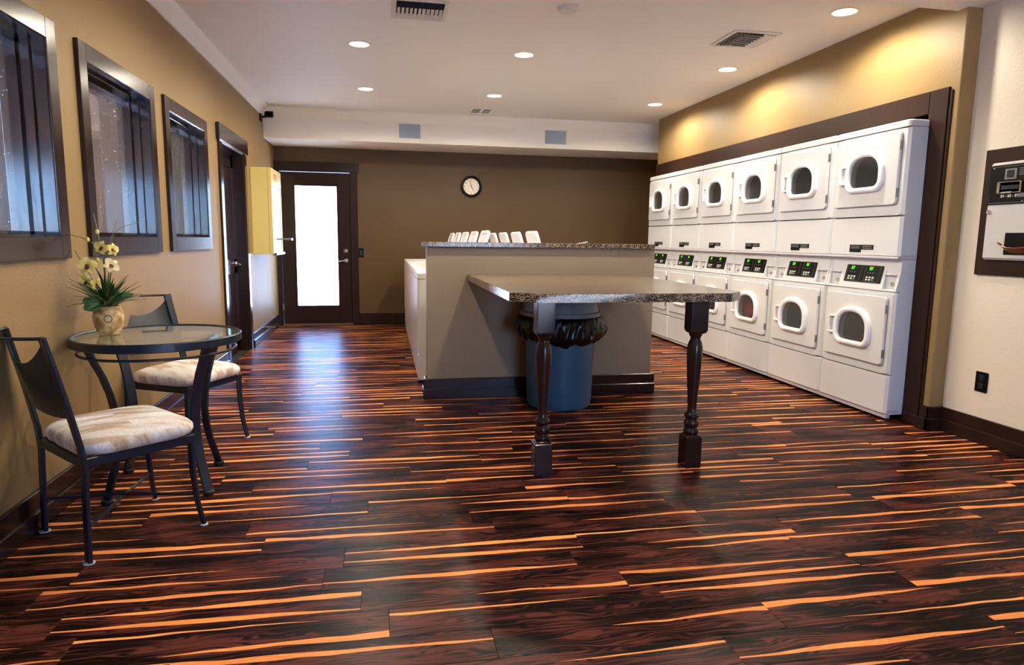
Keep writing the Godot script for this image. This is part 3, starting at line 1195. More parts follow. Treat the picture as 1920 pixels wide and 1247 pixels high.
# ------------------------------------------------------------------ ceiling and wall fittings
func ceiling_fittings() -> void:
	# two square registers with three sets of blades, one small return
	for k in 2:
		var x0: float = [0.065, 2.425][k]
		var x1: float = [0.425, 2.785][k]
		var z0: float = [-4.80, -4.905][k]
		var z1: float = [-4.42, -4.525][k]
		var o := thing("ceiling_vent", ["square ceiling vent with dark blades at the top edge of the view", "square ceiling vent with dark blades beside the yellow lit dryer wall"][k], "vent", Vector3((x0 + x1) / 2, YC, (z0 + z1) / 2), 0.0, "square ceiling vents")
		var hx := (x1 - x0) / 2
		var hz := (z1 - z0) / 2
		obj("duct", bx(Vector3(-hx + 0.03, -0.004, -hz + 0.03), Vector3(hx - 0.03, -0.0005, hz - 0.03)), M.duct, o)
		for s in [-1, 1]:
			obj("frame", bx(Vector3(s * hx, -0.010, -hz), Vector3(s * (hx - 0.03), 0, hz), 0.003), M.vent, o)
			obj("frame", bx(Vector3(-hx + 0.03, -0.010, s * hz), Vector3(hx - 0.03, 0, s * (hz - 0.03)), 0.003), M.vent, o)
		# k 0 looks at the blades end on: bands run along x at the near side; k 1 along z at the left
		var w := 2 * hx - 0.06
		for i in 4:
			var q := B.new()
			var t := -hx + 0.04 + i * 0.026
			if k == 0:
				q.box(Vector3(0, -0.012, hz - 0.045 - i * 0.026), Vector3(w, 0.0015, 0.022), 0.0, Basis(Vector3.RIGHT, 0.7))
				obj("blade", q, M.vent_dark, o)
			else:
				q.box(Vector3(t, -0.012, 0), Vector3(0.018, 0.0015, 2 * hz - 0.06), 0.0, Basis(Vector3(0, 0, 1), 0.9))
				obj("blade", q, M.vent, o)
		for i in 11 if k == 0 else 7:
			var q := B.new()
			if k == 0:
				q.box(Vector3(-w / 2 + 0.015 + i * (w - 0.03) / 10.0, -0.012, -0.02), Vector3(0.022, 0.0015, 0.16), 0.0, Basis(Vector3(0, 0, 1), 0.7 if i < 6 else -0.7))
			else:
				q.box(Vector3(0.0, -0.012, -0.13 + i * 0.042), Vector3(0.14, 0.0015, 0.034), 0.0, Basis(Vector3.RIGHT, 0.6))
			obj("blade", q, M.vent, o)
		for i in 3:
			var q := B.new()
			if k == 0:
				q.box(Vector3(0, -0.012, -hz + 0.045 + i * 0.026), Vector3(w, 0.0015, 0.024), 0.0, Basis(Vector3.RIGHT, -0.5))
			else:
				q.box(Vector3(hx - 0.045 - i * 0.028, -0.012, 0), Vector3(0.026, 0.0015, 2 * hz - 0.06), 0.0, Basis(Vector3(0, 0, 1), -0.3))
			obj("blade", q, M.vent, o)
	var r := thing("ceiling_vent", "small white twin return vent in the ceiling near the soffit", "vent", Vector3(1.115, YC, -7.92))
	obj("frame", bx(Vector3(-0.135, -0.008, -0.15), Vector3(0.135, 0, 0.15), 0.003), M.plastic_white, r)
	for x in [-0.06, 0.06]:
		var g := obj("opening", bx(Vector3(x - 0.045, -0.0095, -0.115), Vector3(x + 0.045, -0.008, 0.115)), M.vent_dark, r)
		for i in 5:
			obj("blade", bx(Vector3(x - 0.045, -0.012, -0.1 + i * 0.046), Vector3(x + 0.045, -0.009, -0.094 + i * 0.046)), M.vent, g)
	var s := B.new()
	s.lathe([Vector2(0, -0.034), Vector2(0.03, -0.033), Vector2(0.054, -0.028), Vector2(0.064, -0.016), Vector2(0.066, -0.008), Vector2(0.068, 0.0)], 36, Transform3D(Basis(), Vector3(1.166, YC, -4.362)))
	tag(obj("smoke_detector", s, M.vent), "round white smoke detector on the ceiling at the top edge", "smoke detector")
	for k in 2:
		var x0: float = [0.188, 1.975][k]
		var x1: float = [0.44, 2.243][k]
		var o := thing("speaker", ["left of two pale grey square speaker grilles in the soffit", "right of two pale grey square speaker grilles in the soffit"][k], "speaker", Vector3((x0 + x1) / 2, 2.406, ZS), 0.0, "soffit speaker grilles")
		var h := (x1 - x0) / 2
		for q in [-1, 1]:
			obj("frame", bx(Vector3(q * (h + 0.008), -0.09, 0), Vector3(q * h, 0.09, 0.006), 0.001), M.plastic_white, o)
			obj("frame", bx(Vector3(-h, q * 0.09, 0), Vector3(h, q * 0.081, 0.006), 0.001), M.plastic_white, o)
		obj("grille", bx(Vector3(-h, -0.081, 0), Vector3(h, 0.081, 0.004)), M.grille, o)
	# camera in the corner under the crown
	var c := thing("security_camera", "small black security camera high in the left corner below the crown", "camera", Vector3(XL, 2.47, -8.16))
	var q := B.new()
	q.span(Vector3(0, -0.05, -0.045), Vector3(0.022, 0.035, 0.045), 0.006)
	q.tube([Vector3(0.02, 0.0, 0), Vector3(0.06, 0.005, 0.0), Vector3(0.085, 0.02, 0.0)], 0.013, 8)
	obj("bracket", q, M.black, c)
	q = B.new()
	q.lathe([Vector2(0, -0.05), Vector2(0.03, -0.048), Vector2(0.036, -0.03), Vector2(0.036, 0.04), Vector2(0.028, 0.05), Vector2(0.0, 0.05)], 20, Transform3D(Basis(Vector3(0, 0, 1), Vector3(1, 0, 0.25).normalized(), Vector3(0, 1, 0)), Vector3(0.10, 0.03, 0.01)))
	obj("body", q, M.black, c)


func wall_fittings() -> void:
	# clock on the back wall
	var o := thing("wall_clock", "round wall clock with a thick black rim and white dial", "clock", Vector3(1.147, 1.832, ZB))
	var face := Transform3D(Basis(Vector3.RIGHT, Vector3(0, 0, 1), Vector3(0, -1, 0)), Vector3.ZERO)
	var b := B.new()
	b.lathe([Vector2(0.105, 0.012), Vector2(0.108, 0.026), Vector2(0.122, 0.040), Vector2(0.138, 0.036), Vector2(0.143, 0.02), Vector2(0.143, 0.0)], 56, face)
	obj("rim", b, M.black, o)
	b = B.new()
	b.lathe([Vector2(0, 0.014), Vector2(0.108, 0.014), Vector2(0.108, 0.0)], 48, face)
	obj("dial", b, M.clock_face, o)
	for n in 12:
		var f := PI / 2 - TAU * (n + 1) / 12.0
		var t := str(n + 1)
		words(t, 0.024, M.black, o, Transform3D(Basis(), Vector3(cos(f) * 0.088, sin(f) * 0.088 , 0.0148)), "number")
	for h in [[58.0 / 60.0, 0.088, 0.008, "minute_hand"], [4.96 / 12.0, 0.072, 0.0085, "hour_hand"]]:
		b = B.new()
		var f: float = PI / 2 - TAU * h[0]
		var d := Vector3(cos(f), sin(f), 0)
		b.sweep([Vector3(0, 0, 0.018) - d * 0.014, Vector3(0, 0, 0.018) + d * h[1] * 0.6, Vector3(0, 0, 0.018) + d * h[1]], d.cross(Vector3(0, 0, 1)), [h[2], h[2] * 0.8, h[2] * 0.35], 0.0015)
		obj(h[3], b, M.black, o)
	# switch by the glass door
	o = thing("light_switch", "black light switch plate on the back wall beside the glass door", "switch", Vector3(-0.303, 0.943, ZB))
	obj("plate", bx(Vector3(-0.034, -0.06, 0), Vector3(0.034, 0.06, 0.006), 0.002), M.black, o)
	obj("rocker", bx(Vector3(-0.016, -0.033, 0.005), Vector3(0.016, 0.033, 0.010), 0.002), M.black_metal, o)
	# outlet on the cream wall
	o = thing("power_outlet", "black double power outlet low on the cream wall", "outlet", Vector3(XC, 0.355, -3.23))
	obj("plate", bx(Vector3(-0.006, -0.059, -0.041), Vector3(0, 0.059, 0.041), 0.002), M.black, o)
	for y in [-0.024, 0.024]:
		var s := obj("socket", bx(Vector3(-0.009, y - 0.016, -0.017), Vector3(-0.005, y + 0.016, 0.017), 0.002), M.black_metal, o)
		obj("slot", bx(Vector3(-0.0096, y - 0.004, -0.008), Vector3(-0.0085, y + 0.007, -0.006)), M.duct, s)
		obj("slot", bx(Vector3(-0.0096, y - 0.004, 0.006), Vector3(-0.0085, y + 0.007, 0.008)), M.duct, s)
	obj("screw", bx(Vector3(-0.0072, -0.002, -0.002), Vector3(-0.0055, 0.002, 0.002)), M.copper, o)
	# yellow vending box on the left wall
	o = thing("vending_box", "yellow wall vending cabinet with a glazed front beside the glass door", "vending machine", Vector3(XL, 0.955, -7.77))
	b = B.new()
	b.span(Vector3(0, 0, -0.33), Vector3(0.165, 0.895, 0.33), 0.004)
	obj("cabinet", b, M.yellow, o)
	obj("front_frame", bx(Vector3(0.165, 0.0, -0.33), Vector3(0.172, 0.895, 0.33), 0.002), M.yellow_trim, o)
	var dr := B.new()
	dr.span(Vector3(0.172, 0.72, -0.328), Vector3(0.208, 0.895, 0.328), 0.003)
	dr.span(Vector3(0.172, 0.0, -0.328), Vector3(0.208, 0.045, 0.328), 0.003)
	dr.span(Vector3(0.172, 0.045, 0.30), Vector3(0.208, 0.72, 0.328), 0.003)
	dr.span(Vector3(0.172, 0.045, -0.328), Vector3(0.208, 0.72, -0.30), 0.003)
	var door := obj("door", dr, M.yellow, o)
	obj("window", bx(Vector3(0.178, 0.045, -0.30), Vector3(0.200, 0.72, 0.30)), M.off_white, door)
	for i in 5:
		obj("print_mark", bx(Vector3(0.2075, 0.78 + i * 0.014, 0.02 - (i % 2) * 0.05), Vector3(0.209, 0.788 + i * 0.014, 0.18)), M.red_print, door)
	b = B.new()
	b.span(Vector3(0.20, 0.150, -0.02), Vector3(0.30, 0.166, 0.06), 0.003)
	b.span(Vector3(0.29, 0.146, -0.05), Vector3(0.36, 0.170, 0.09), 0.004)
	obj("coin_slide", b, M.steel, o)
	obj("tray", bx(Vector3(0.19, -0.012, -0.30), Vector3(0.235, 0.012, 0.30), 0.003), M.steel, o)
	# spring door stop on the skirting
	b = B.new()
	b.tube([Vector3(XL + 0.016, 0.11, -7.98), Vector3(XL + 0.09, 0.108, -7.98)], 0.008, 8)
	b.tube([Vector3(XL + 0.09, 0.108, -7.98), Vector3(XL + 0.11, 0.107, -7.98)], 0.013, 8)
	tag(obj("door_stop", b, M.steel), "small metal door stop on the left baseboard below the vending cabinet", "door stop")
	# card and bill machine on the cream wall, its right half beyond the frame
	var bb := thing("backing_board", "dark brown board on the cream wall behind the bill machine", "board", Vector3(XC, 1.326, -3.01))
	obj("board", bx(Vector3(-0.016, -0.352, -0.34), Vector3(0, 0.352, 0.34), 0.003), M.trim_face, bb)
	o = thing("bill_machine", "grey wall-mounted bill changer with a black upper panel on the brown board", "bill changer", Vector3(XC - 0.016, 1.33, -3.01))
	obj("box", bx(Vector3(-0.028, -0.268, -0.277), Vector3(0, 0.268, 0.277), 0.012), M.grey_face, o)
	var bp := obj("upper_panel", bx(Vector3(-0.0315, 0.036, -0.27), Vector3(-0.026, 0.252, 0.27), 0.002), M.black, o)
	b = B.new()
	b.tube([Vector3(-0.032, 0.046, 0.26), Vector3(-0.032, 0.242, 0.26), Vector3(-0.032, 0.242, -0.26), Vector3(-0.032, 0.046, -0.26), Vector3(-0.032, 0.046, 0.26)], 0.0012, 5)
	obj("outline", b, M.print_grey, bp)
	var side := Basis(Vector3(0, 0, 1), Vector3(0, 1, 0), Vector3(-1, 0, 0))
	b = B.new()
	var pr := rrect(0.145, 0.062, 0.006)
	b.loft([ring3(pr, 0.0), ring3(pr, 0.010), ring3(pr, 0.010, 0.010), ring3(pr, 0.003, 0.013)], true, false)
	b.turn(0, Transform3D(side, Vector3(-0.0315, 0.128, -0.135)))
	obj("bill_slot", b, M.chrome, o)
	obj("slot_mouth", bx(Vector3(-0.0355, 0.117, -0.188), Vector3(-0.0315, 0.139, -0.082)), M.duct, o)
	obj("slot_tongue", bx(Vector3(-0.047, 0.094, -0.178), Vector3(-0.0315, 0.104, -0.112), 0.003), M.steel, o)
	words("$1 - $5 - $10", 0.022, M.print_white, bp, Transform3D(side, Vector3(-0.0317, 0.082, -0.128)))
	obj("bill_picture", bx(Vector3(-0.0322, 0.172, -0.175), Vector3(-0.031, 0.228, -0.105)), M.print_grey, bp)
	obj("bill_picture_centre", bx(Vector3(-0.0326, 0.180, -0.163), Vector3(-0.0315, 0.220, -0.118)), M.duct, bp)
	obj("sticker", bx(Vector3(-0.0324, 0.072, -0.078), Vector3(-0.031, 0.094, -0.03)), M.print_grey, bp)
	for i in 4:
		obj("print_line", bx(Vector3(-0.0322, 0.190 + i * 0.011, -0.09), Vector3(-0.031, 0.194 + i * 0.011, -0.02)), M.print_grey, bp)
	for q in [[0.236, -0.245], [0.052, -0.055], [0.236, 0.245], [0.052, 0.245]]:
		b = B.new()
		b.lathe([Vector2(0, 0.003), Vector2(0.003, 0.002), Vector2(0.004, 0)], 10, Transform3D(Basis(Vector3(0, 0, 1), Vector3(-1, 0, 0), Vector3(0, -1, 0)), Vector3(-0.0315, q[0], q[1])))
		obj("screw", b, M.chrome, bp)
	b = B.new()
	b.lathe([Vector2(0, 0.012), Vector2(0.009, 0.012), Vector2(0.011, 0.010), Vector2(0.013, 0.0)], 20, Transform3D(Basis(Vector3(0, 0, 1), Vector3(-1, 0, 0), Vector3(0, -1, 0)), Vector3(-0.028, -0.002, -0.252)))
	obj("lock", b, M.chrome, o)
	obj("outlet_plate", bx(Vector3(-0.032, -0.238, -0.135), Vector3(-0.026, -0.118, 0.05), 0.002), M.black, o)
	b = B.new()
	var cup := []
	for i in 9:
		var f := PI * i / 8
		cup.append([Vector3(-0.032, -0.178 - sin(f) * 0.052, -0.05 - cos(f) * 0.1), Vector3(-0.058, -0.170 - sin(f) * 0.030, -0.05 - cos(f) * 0.103)])
	b.sheet(cup, 0.003)
	obj("coin_cup", b, M.copper, o)


# ------------------------------------------------------------------ machines
func face(x: float, y: float, z := 0.0) -> Transform3D:      # a drawing in x,y seen from the room, put on a dryer front; x is its depth behind the front
	return Transform3D(Basis(Vector3(0, 0, 1), Vector3(0, 1, 0), Vector3(-1, 0, 0)), Vector3(x, y, z))


func dryers() -> void:
	var names := [
		"stacked white dryer pair nearest the viewer, its bare side against the brown frame",
		"stacked white dryer pair second from the near end of the row",
		"stacked white dryer pair with red laundry behind its lower window",
		"stacked white dryer pair third from the far end, lower window behind the table corner",
		"stacked white dryer pair second from the far end of the row",
		"stacked white dryer pair at the far end, next to the back wall"]
	var o := thing("stacked_dryer", names[0], "dryer", Vector3(XD, 0, ZN - DW / 2), 0.0, "stacked dryers along the right wall")
	var W := DW - 0.004
	var hw := W / 2
	# carcass
	var b := B.new()
	for s in [-1, 1]:
		b.span(Vector3(0.026, 0.045, s * hw), Vector3(0.7, 1.046, s * (hw - 0.02)), 0.002)
		b.span(Vector3(0.026, 1.049, s * hw), Vector3(0.7, 1.858, s * (hw - 0.02)), 0.002)
	b.span(Vector3(0.68, 0.05, -hw + 0.02), Vector3(0.7, 1.85, hw - 0.02))
	b.span(Vector3(0.03, 1.84, -hw + 0.02), Vector3(0.7, 1.858, hw - 0.02))
	b.span(Vector3(0.03, 0.05, -hw + 0.02), Vector3(0.68, 0.30, hw - 0.02))
	b.span(Vector3(0.03, 0.84, -hw + 0.02), Vector3(0.68, 1.31, hw - 0.02))
	var body := obj("cabinet", b, M.enamel, o)
	obj("side_seam", bx(Vector3(0.035, 1.0455, hw - 0.004), Vector3(0.7, 1.0495, hw + 0.0006)), M.seam, body)
	obj("side_clip", bx(Vector3(0.02, 1.056, hw + 0.0008), Vector3(0.135, 1.075, hw - 0.001)), M.lip, body)
	obj("side_clip", bx(Vector3(0.02, 0.055, hw + 0.0008), Vector3(0.10, 0.075, hw - 0.001)), M.lip, body)
	# top cap
	b = B.new()
	var cap := rrect(0.71, W + 0.002, 0.022)
	b.loft([flat_ring(cap, 1.861), flat_ring(cap, 1.893), flat_ring(cap, 1.902, 0.010)])
	b.turn(0, Transform3D(Basis(), Vector3(0.351, 0, 0)))
	obj("top_cap", b, M.enamel, o)
	# front plates with the holes of the two drums
	for k in 2:
		var hole_y: float = [1.612, 0.584][k]
		var lo: float = [1.322, 0.308][k]
		var hi: float = [1.857, 0.838][k]
		var hole := arch_poly(0.31, 0.23, 0.05)
		var rect := shifted(rrect(W, hi - lo, 0.004, 1), Vector2(0, (hi + lo) / 2 - hole_y))
		var inner := shifted(rrect(W - 0.036, hi - lo - 0.002, 0.004, 1), Vector2(0, (hi + lo) / 2 - hole_y))
		var an := angles(rect)
		var inn := sample(inner, an)
		var ho := sample(hole, an)
		b = B.new()
		b.loft([ring3(sample(rect, an), -0.03), ring3(sample(rect, an), -0.014), ring3(inn, 0.0), ring3(ho, 0.0), ring3(ho, -0.03)], false, false)
		b.turn(0, face(0.0, hole_y))
		obj("front_plate", b, M.enamel, o, 20.0)
		# door
		var dp := shifted(rrect(0.588, 0.446, 0.026, 5), Vector2(-0.004, [1.611, 0.585][k] - hole_y))
		an = angles(dp)
		var da := sample(dp, an)
		ho = sample(arch_poly(0.30, 0.22, 0.05), an)
		b = B.new()
		b.loft([ring3(da, 0.001), ring3(da, 0.012), ring3(da, 0.018, 0.006), ring3(ho, 0.018), ring3(ho, -0.01)], false, false)
		b.turn(0, face(0.0, hole_y))
		var door := obj("door", b, M.enamel_warm if k == 1 else M.enamel, o, 20.0)
		b = B.new()
		b.loft([ring3(da, 0.0015, -0.003), ring3(da, 0.0025, -0.003), ring3(da, 0.0025, 0.004)], false, false)
		b.turn(0, face(0.0, hole_y))
		obj("gasket", b, M.seam, door, 20.0)
		# window surround, pane
		an = angles(arch_poly(0.36, 0.262, 0.07), 48)
		var r0 := sample(arch_poly(0.362, 0.266, 0.075), an)
		var r1 := sample(arch_poly(0.278, 0.196, 0.042), an)
		b = B.new()
		b.loft([ring3(r0, 0.016), ring3(r0, 0.030), ring3(r0, 0.040, 0.006), ring3(r0, 0.044, 0.016), ring3(r1, 0.043, -0.010), ring3(r1, 0.038, -0.002), ring3(r1, 0.02)], false, false)
		b.turn(0, face(0.0, hole_y))
		obj("window_surround", b, M.plastic_white, door, 50.0)
		b = B.new()
		b.prism(arch_poly(0.285, 0.203, 0.045), 0.004, face(0.0, hole_y) * Transform3D(Basis(), Vector3(0, 0, 0.020)))
		obj("window_glass", b, M.dryer_glass, door)
		# handle: a small bracket left of the window
		var hy: float = [1.604, 0.58][k]
		b = B.new()
		b.span(Vector3(-0.040, hy - 0.058, -0.234), Vector3(-0.016, hy + 0.058, -0.225), 0.003)
		b.span(Vector3(-0.044, hy - 0.064, -0.234), Vector3(-0.016, hy - 0.052, -0.178), 0.003)
		b.span(Vector3(-0.034, hy + 0.050, -0.234), Vector3(-0.016, hy + 0.058, -0.178), 0.003)
		obj("handle", b, M.plastic_white, door)
		obj("handle_recess", bx(Vector3(-0.0195, hy - 0.052, -0.225), Vector3(-0.017, hy + 0.05, -0.182)), M.lip, door)
		for y in [hy + 0.148, hy - 0.142]:
			obj("hinge", bx(Vector3(-0.020, y - 0.028, 0.2885), Vector3(-0.003, y + 0.028, 0.2925), 0.001), M.steel, door)
		# drum
		b = B.new()
		b.lathe([Vector2(0.0, 0.0), Vector2(0.26, 0.0), Vector2(0.27, 0.02), Vector2(0.27, 0.45), Vector2(0.2, 0.47)], 40, Transform3D(Basis(Vector3(0, 0, 1), Vector3(-1, 0, 0), Vector3(0, -1, 0)), Vector3(0.5, hole_y, 0)))
		for i in 3:
			var f := 0.5 + TAU * i / 3
			b.box(Vector3(0.3, hole_y + sin(f) * 0.25, cos(f) * 0.25), Vector3(0.38, 0.05, 0.03), 0.006, Basis(Vector3(1, 0, 0), -f))
		obj("drum", b, M.drum, o)
	# plain panels
	obj("lower_panel", front_panel(0.052, 0.302, W), M.enamel_warm, o, 20.0)
	obj("middle_panel", front_panel(1.066, 1.316, W), M.enamel, o, 20.0)
	obj("toe_strip", bx(Vector3(0.010, 0.022, -hw), Vector3(0.04, 0.05, hw), 0.002), M.lip, o)
	b = B.new()
	b.prism(PackedVector2Array([Vector2(-0.006, 1.050), Vector2(0.06, 1.044), Vector2(0.06, 1.064), Vector2(0.0, 1.064), Vector2(-0.006, 1.060)]), W, Transform3D(Basis(), Vector3(0, 0, -hw)))
	obj("lip", b, M.lip, o)
	# black rating plate
	var lb := B.new()
	lb.span(Vector3(-0.0015, 1.104, -0.118), Vector3(0.001, 1.136, 0.112))
	lb.span(Vector3(-0.0015, 1.085, -0.118), Vector3(0.001, 1.106, -0.004))
	var plate := obj("label_plate", lb, M.black, o)
	for i in 4:
		obj("print_line", bx(Vector3(-0.0022, 1.111 + (i % 2) * 0.012, -0.105 + (i / 2) * 0.115), Vector3(-0.001, 1.116 + (i % 2) * 0.012, -0.02 + (i / 2) * 0.115)), M.print_grey, plate)
	# control console: set back, with a sloped block and side niches
	b = B.new()
	b.prism(PackedVector2Array([Vector2(0.034, 0.842), Vector2(0.2, 0.842), Vector2(0.2, 1.046), Vector2(0.078, 1.046)]), W, Transform3D(Basis(), Vector3(0, 0, -hw)))
	b.span(Vector3(0.0, 0.840, -hw), Vector3(0.04, 0.852, hw), 0.003)
	var con := obj("console", b, M.enamel, o, 25.0)
	var blk := PackedVector2Array([Vector2(0.0, 0.844), Vector2(0.08, 0.844), Vector2(0.09, 1.045), Vector2(0.043, 1.045), Vector2(0.003, 0.862)])
	b = B.new()
	b.prism(blk, 0.425, Transform3D(Basis(), Vector3(0, 0, -0.208)))
	obj("console_block", b, M.enamel, con, 25.0)
	for z in [-hw, hw - 0.022]:
		b = B.new()
		b.prism(blk, 0.022, Transform3D(Basis(), Vector3(0, 0, z)))
		obj("console_cheek", b, M.enamel, con, 25.0)
	for s in [[-0.319, -0.208], [0.217, 0.319]]:
		var nz: float = (s[0] + s[1]) / 2
		obj("coin_plate", bx(Vector3(0.052, 0.956, s[0] + 0.004), Vector3(0.078, 1.040, s[1] - 0.004), 0.002), M.steel, con)
		obj("coin_slot", bx(Vector3(0.0505, 0.968, nz - 0.016), Vector3(0.053, 1.02, nz - 0.010)), M.duct, con)
		obj("niche_shelf", bx(Vector3(0.012, 0.944, s[0]), Vector3(0.07, 0.952, s[1]), 0.002), M.enamel, con)
		var lk := B.new()
		lk.lathe([Vector2(0, 0.03), Vector2(0.010, 0.03), Vector2(0.013, 0.024), Vector2(0.014, 0.0)], 18, Transform3D(Basis(Vector3(0, 0, 1), Vector3(-1, 0, 0), Vector3(0, -1, 0)), Vector3(0.045, 0.888, nz + 0.012)))
		obj("lock", lk, M.chrome, con)
	var up := Vector3(0.040, 0.183, 0).normalized()
	var slope := Transform3D(Basis(Vector3(0, 0, 1), up, Vector3(0, 0, 1).cross(up)), Vector3(0.0215, 0.947, 0.014))
	b = B.new()
	b.box(Vector3(0, 0, 0.001), Vector3(0.355, 0.128, 0.004), 0.0015)
	b.turn(0, slope)
	var disp := obj("display", b, M.black, o)
	for g in [-0.100, 0.078]:
		words("07", 0.03, M.digit, disp, slope * Transform3D(Basis(), Vector3(g - 0.012, 0.032, 0.0032)), "digits")
		b = B.new()
		var fr := rrect(0.135, 0.112, 0.012, 3)
		var pts := []
		for q in fr:
			pts.append(Vector3(q.x + g + 0.004, q.y, 0.003))
		pts.append(pts[0])
		b.tube(pts, 0.0009, 4)
		b.turn(0, slope)
		obj("outline", b, M.print_grey, disp)
		for i in 6:
			b = B.new()
			b.box(Vector3(g - 0.034 + (i % 3) * 0.028, -0.028 - (i / 3) * 0.016, 0.004), Vector3(0.019, 0.011, 0.004), 0.0015)
			b.turn(0, slope)
			obj("button", b, M.green_key if i == 5 else M.key, disp)
		b = B.new()
		for i in 3:
			b.box(Vector3(g - 0.034 + i * 0.024, 0.003, 0.003), Vector3(0.009, 0.007, 0.001))
		b.turn(0, slope)
		obj("print_mark", b, M.print_grey, disp)
	b = B.new()
	b.box(Vector3(0.085, 0.054, 0.003), Vector3(0.07, 0.006, 0.001))
	b.turn(0, slope)
	obj("print_line", b, M.red_print, disp)
	for k in range(1, 6):
		copy(o, Vector3(XD, 0, ZN - DW / 2 - DW * k), names[k])
	# what lies in the drums
	lump("laundry", M.laundry_red, Vector3(XD + 0.095, 0.55, ZN - DW * 2.5 - 0.165), Vector3(0.045, 0.108, 0.075), "red laundry piled behind the lower window of a dryer", 3)
	lump("laundry", M.laundry_cream, Vector3(XD + 0.11, 1.525, ZN - DW * 5.5 + 0.05), Vector3(0.06, 0.035, 0.09), "cream laundry in the upper drum of the farthest dryer", 8)


func front_panel(lo: float, hi: float, W: float) -> B:
	var b := B.new()
	var rect := rrect(W, hi - lo, 0.004, 1)
	var inner := rrect(W - 0.036, hi - lo - 0.004, 0.004, 1)
	b.loft([ring3(rect, -0.03), ring3(rect, -0.014), ring3(inner, 0.0)], true, true)
	b.turn(0, face(0.0, (lo + hi) / 2))
	return b


func lump(called: String, m: Material, at: Vector3, s: Vector3, label: String, sd: int) -> void:
	var n := FastNoiseLite.new()
	n.seed = sd
	n.frequency = 0.9
	var b := B.new()
	var rings := []
	for i in range(1, 14):
		var ring := PackedVector3Array()
		var f := -PI / 2 + PI * i / 14
		for k in 22:
			var g := TAU * k / 22
			var d := Vector3(cos(f) * cos(g), sin(f), -cos(f) * sin(g))
			ring.append(at + d * s * (1.0 + 0.28 * n.get_noise_3dv(d * 2.0)))
		rings.append(ring)
	b.loft(rings)
	tag(obj(called, b, m, null, 60.0), label, "laundry")


func washers() -> void:
	# two rows back to back behind the half wall; lids stand open
	var left := ["nearest", "second", "third", "fourth", "farthest"]
	var proto: Node3D = null
	for side in 2:
		for k in (5 if side == 0 else 4):
			var z := -5.55 - 0.695 * k
			var label: String
			if side == 0:
				label = "white top-loading washer with lid open, %s of the row facing the aisle" % left[k]
			else:
				label = "white washer behind the half wall, %s of the open lids leaning left" % ["nearest", "second", "third", "farthest"][k]
			var at := Vector3(0.25, 0, z) if side == 0 else Vector3(1.79, 0, z)
			if proto == null:
				proto = make_washer(label)
				proto.position = at
			else:
				var c := copy(proto, at, label)
				if side == 1:
					c.rotation.y = PI
					c.set_meta("group", "washers in the hidden row")


func make_washer(label: String) -> Node3D:
	var o := thing("washing_machine", label, "washer", Vector3.ZERO, 0.0, "washers in the aisle row")
	var hz := 0.343
	var b := B.new()
	b.span(Vector3(0.004, 0.03, -hz), Vector3(0.67, 0.83, hz), 0.006)
	obj("cabinet", b, M.enamel, o)
	obj("front_panel", bx(Vector3(-0.006, 0.24, -hz + 0.006), Vector3(0.012, 0.826, hz - 0.006), 0.005), M.enamel, o)
	obj("kick_panel", bx(Vector3(-0.003, 0.035, -hz + 0.006), Vector3(0.012, 0.234, hz - 0.006), 0.004), M.enamel, o)
	# top with a well, and the tub inside
	var hole := PackedVector2Array()
	b = B.new()
	hole = rrect(0.40, 0.46, 0.07, 5)
	var out := shifted(rrect(0.68, 0.69, 0.012, 2), Vector2(0.06, 0.0))
	var an := angles(out, 48)
	var ho := sample(hole, an)
	var oo := sample(out, an)
	b.loft([flat_ring(oo, 0.832), flat_ring(oo, 0.872), flat_ring(oo, 0.88, 0.008), flat_ring(ho, 0.88), flat_ring(ho, 0.80)], false, false)
	b.turn(0, Transform3D(Basis(), Vector3(0.275, 0, 0)))
	obj("top_deck", b, M.enamel_warm, o, 25.0)
	b = B.new()
	b.lathe([Vector2(0.0, 0.835), Vector2(0.19, 0.836), Vector2(0.20, 0.86)], 28, Transform3D(Basis(), Vector3(0.275, 0, 0)))
	obj("tub", b, M.drum, o)
	# lid, open and leaning back
	var lean := Transform3D(Basis(Vector3(0, 0, 1), -deg_to_rad(73)), Vector3(0.475, 0.885, 0)).affine_inverse()
	lean = Transform3D(Basis(Vector3(0, 0, 1), -deg_to_rad(17)), Vector3(0.47, 0.885, 0))
	b = B.new()
	var lid := rrect(0.43, 0.345, 0.05, 5)
	b.loft([ring3(lid, 0.0), ring3(lid, 0.014), ring3(lid, 0.022, 0.008)], false, true)
	b.loft([ring3(lid, 0.0), ring3(lid, 0.0, 0.03), ring3(lid, 0.010, 0.036)], false, true)
	b.turn(0, lean * Transform3D(Basis(Vector3(0, 0, -1), Vector3(0, 1, 0), Vector3(1, 0, 0)), Vector3(0, 0.17, 0)))
	obj("lid", b, M.plastic_white, o, 30.0)
	# console at the back
	b = B.new()
	b.prism(PackedVector2Array([Vector2(0.575, 0.878), Vector2(0.67, 0.878), Vector2(0.67, 1.06), Vector2(0.635, 1.06)]), 2 * hz, Transform3D(Basis(), Vector3(0, 0, -hz)))
	obj("console", b, M.enamel, o)
	return o


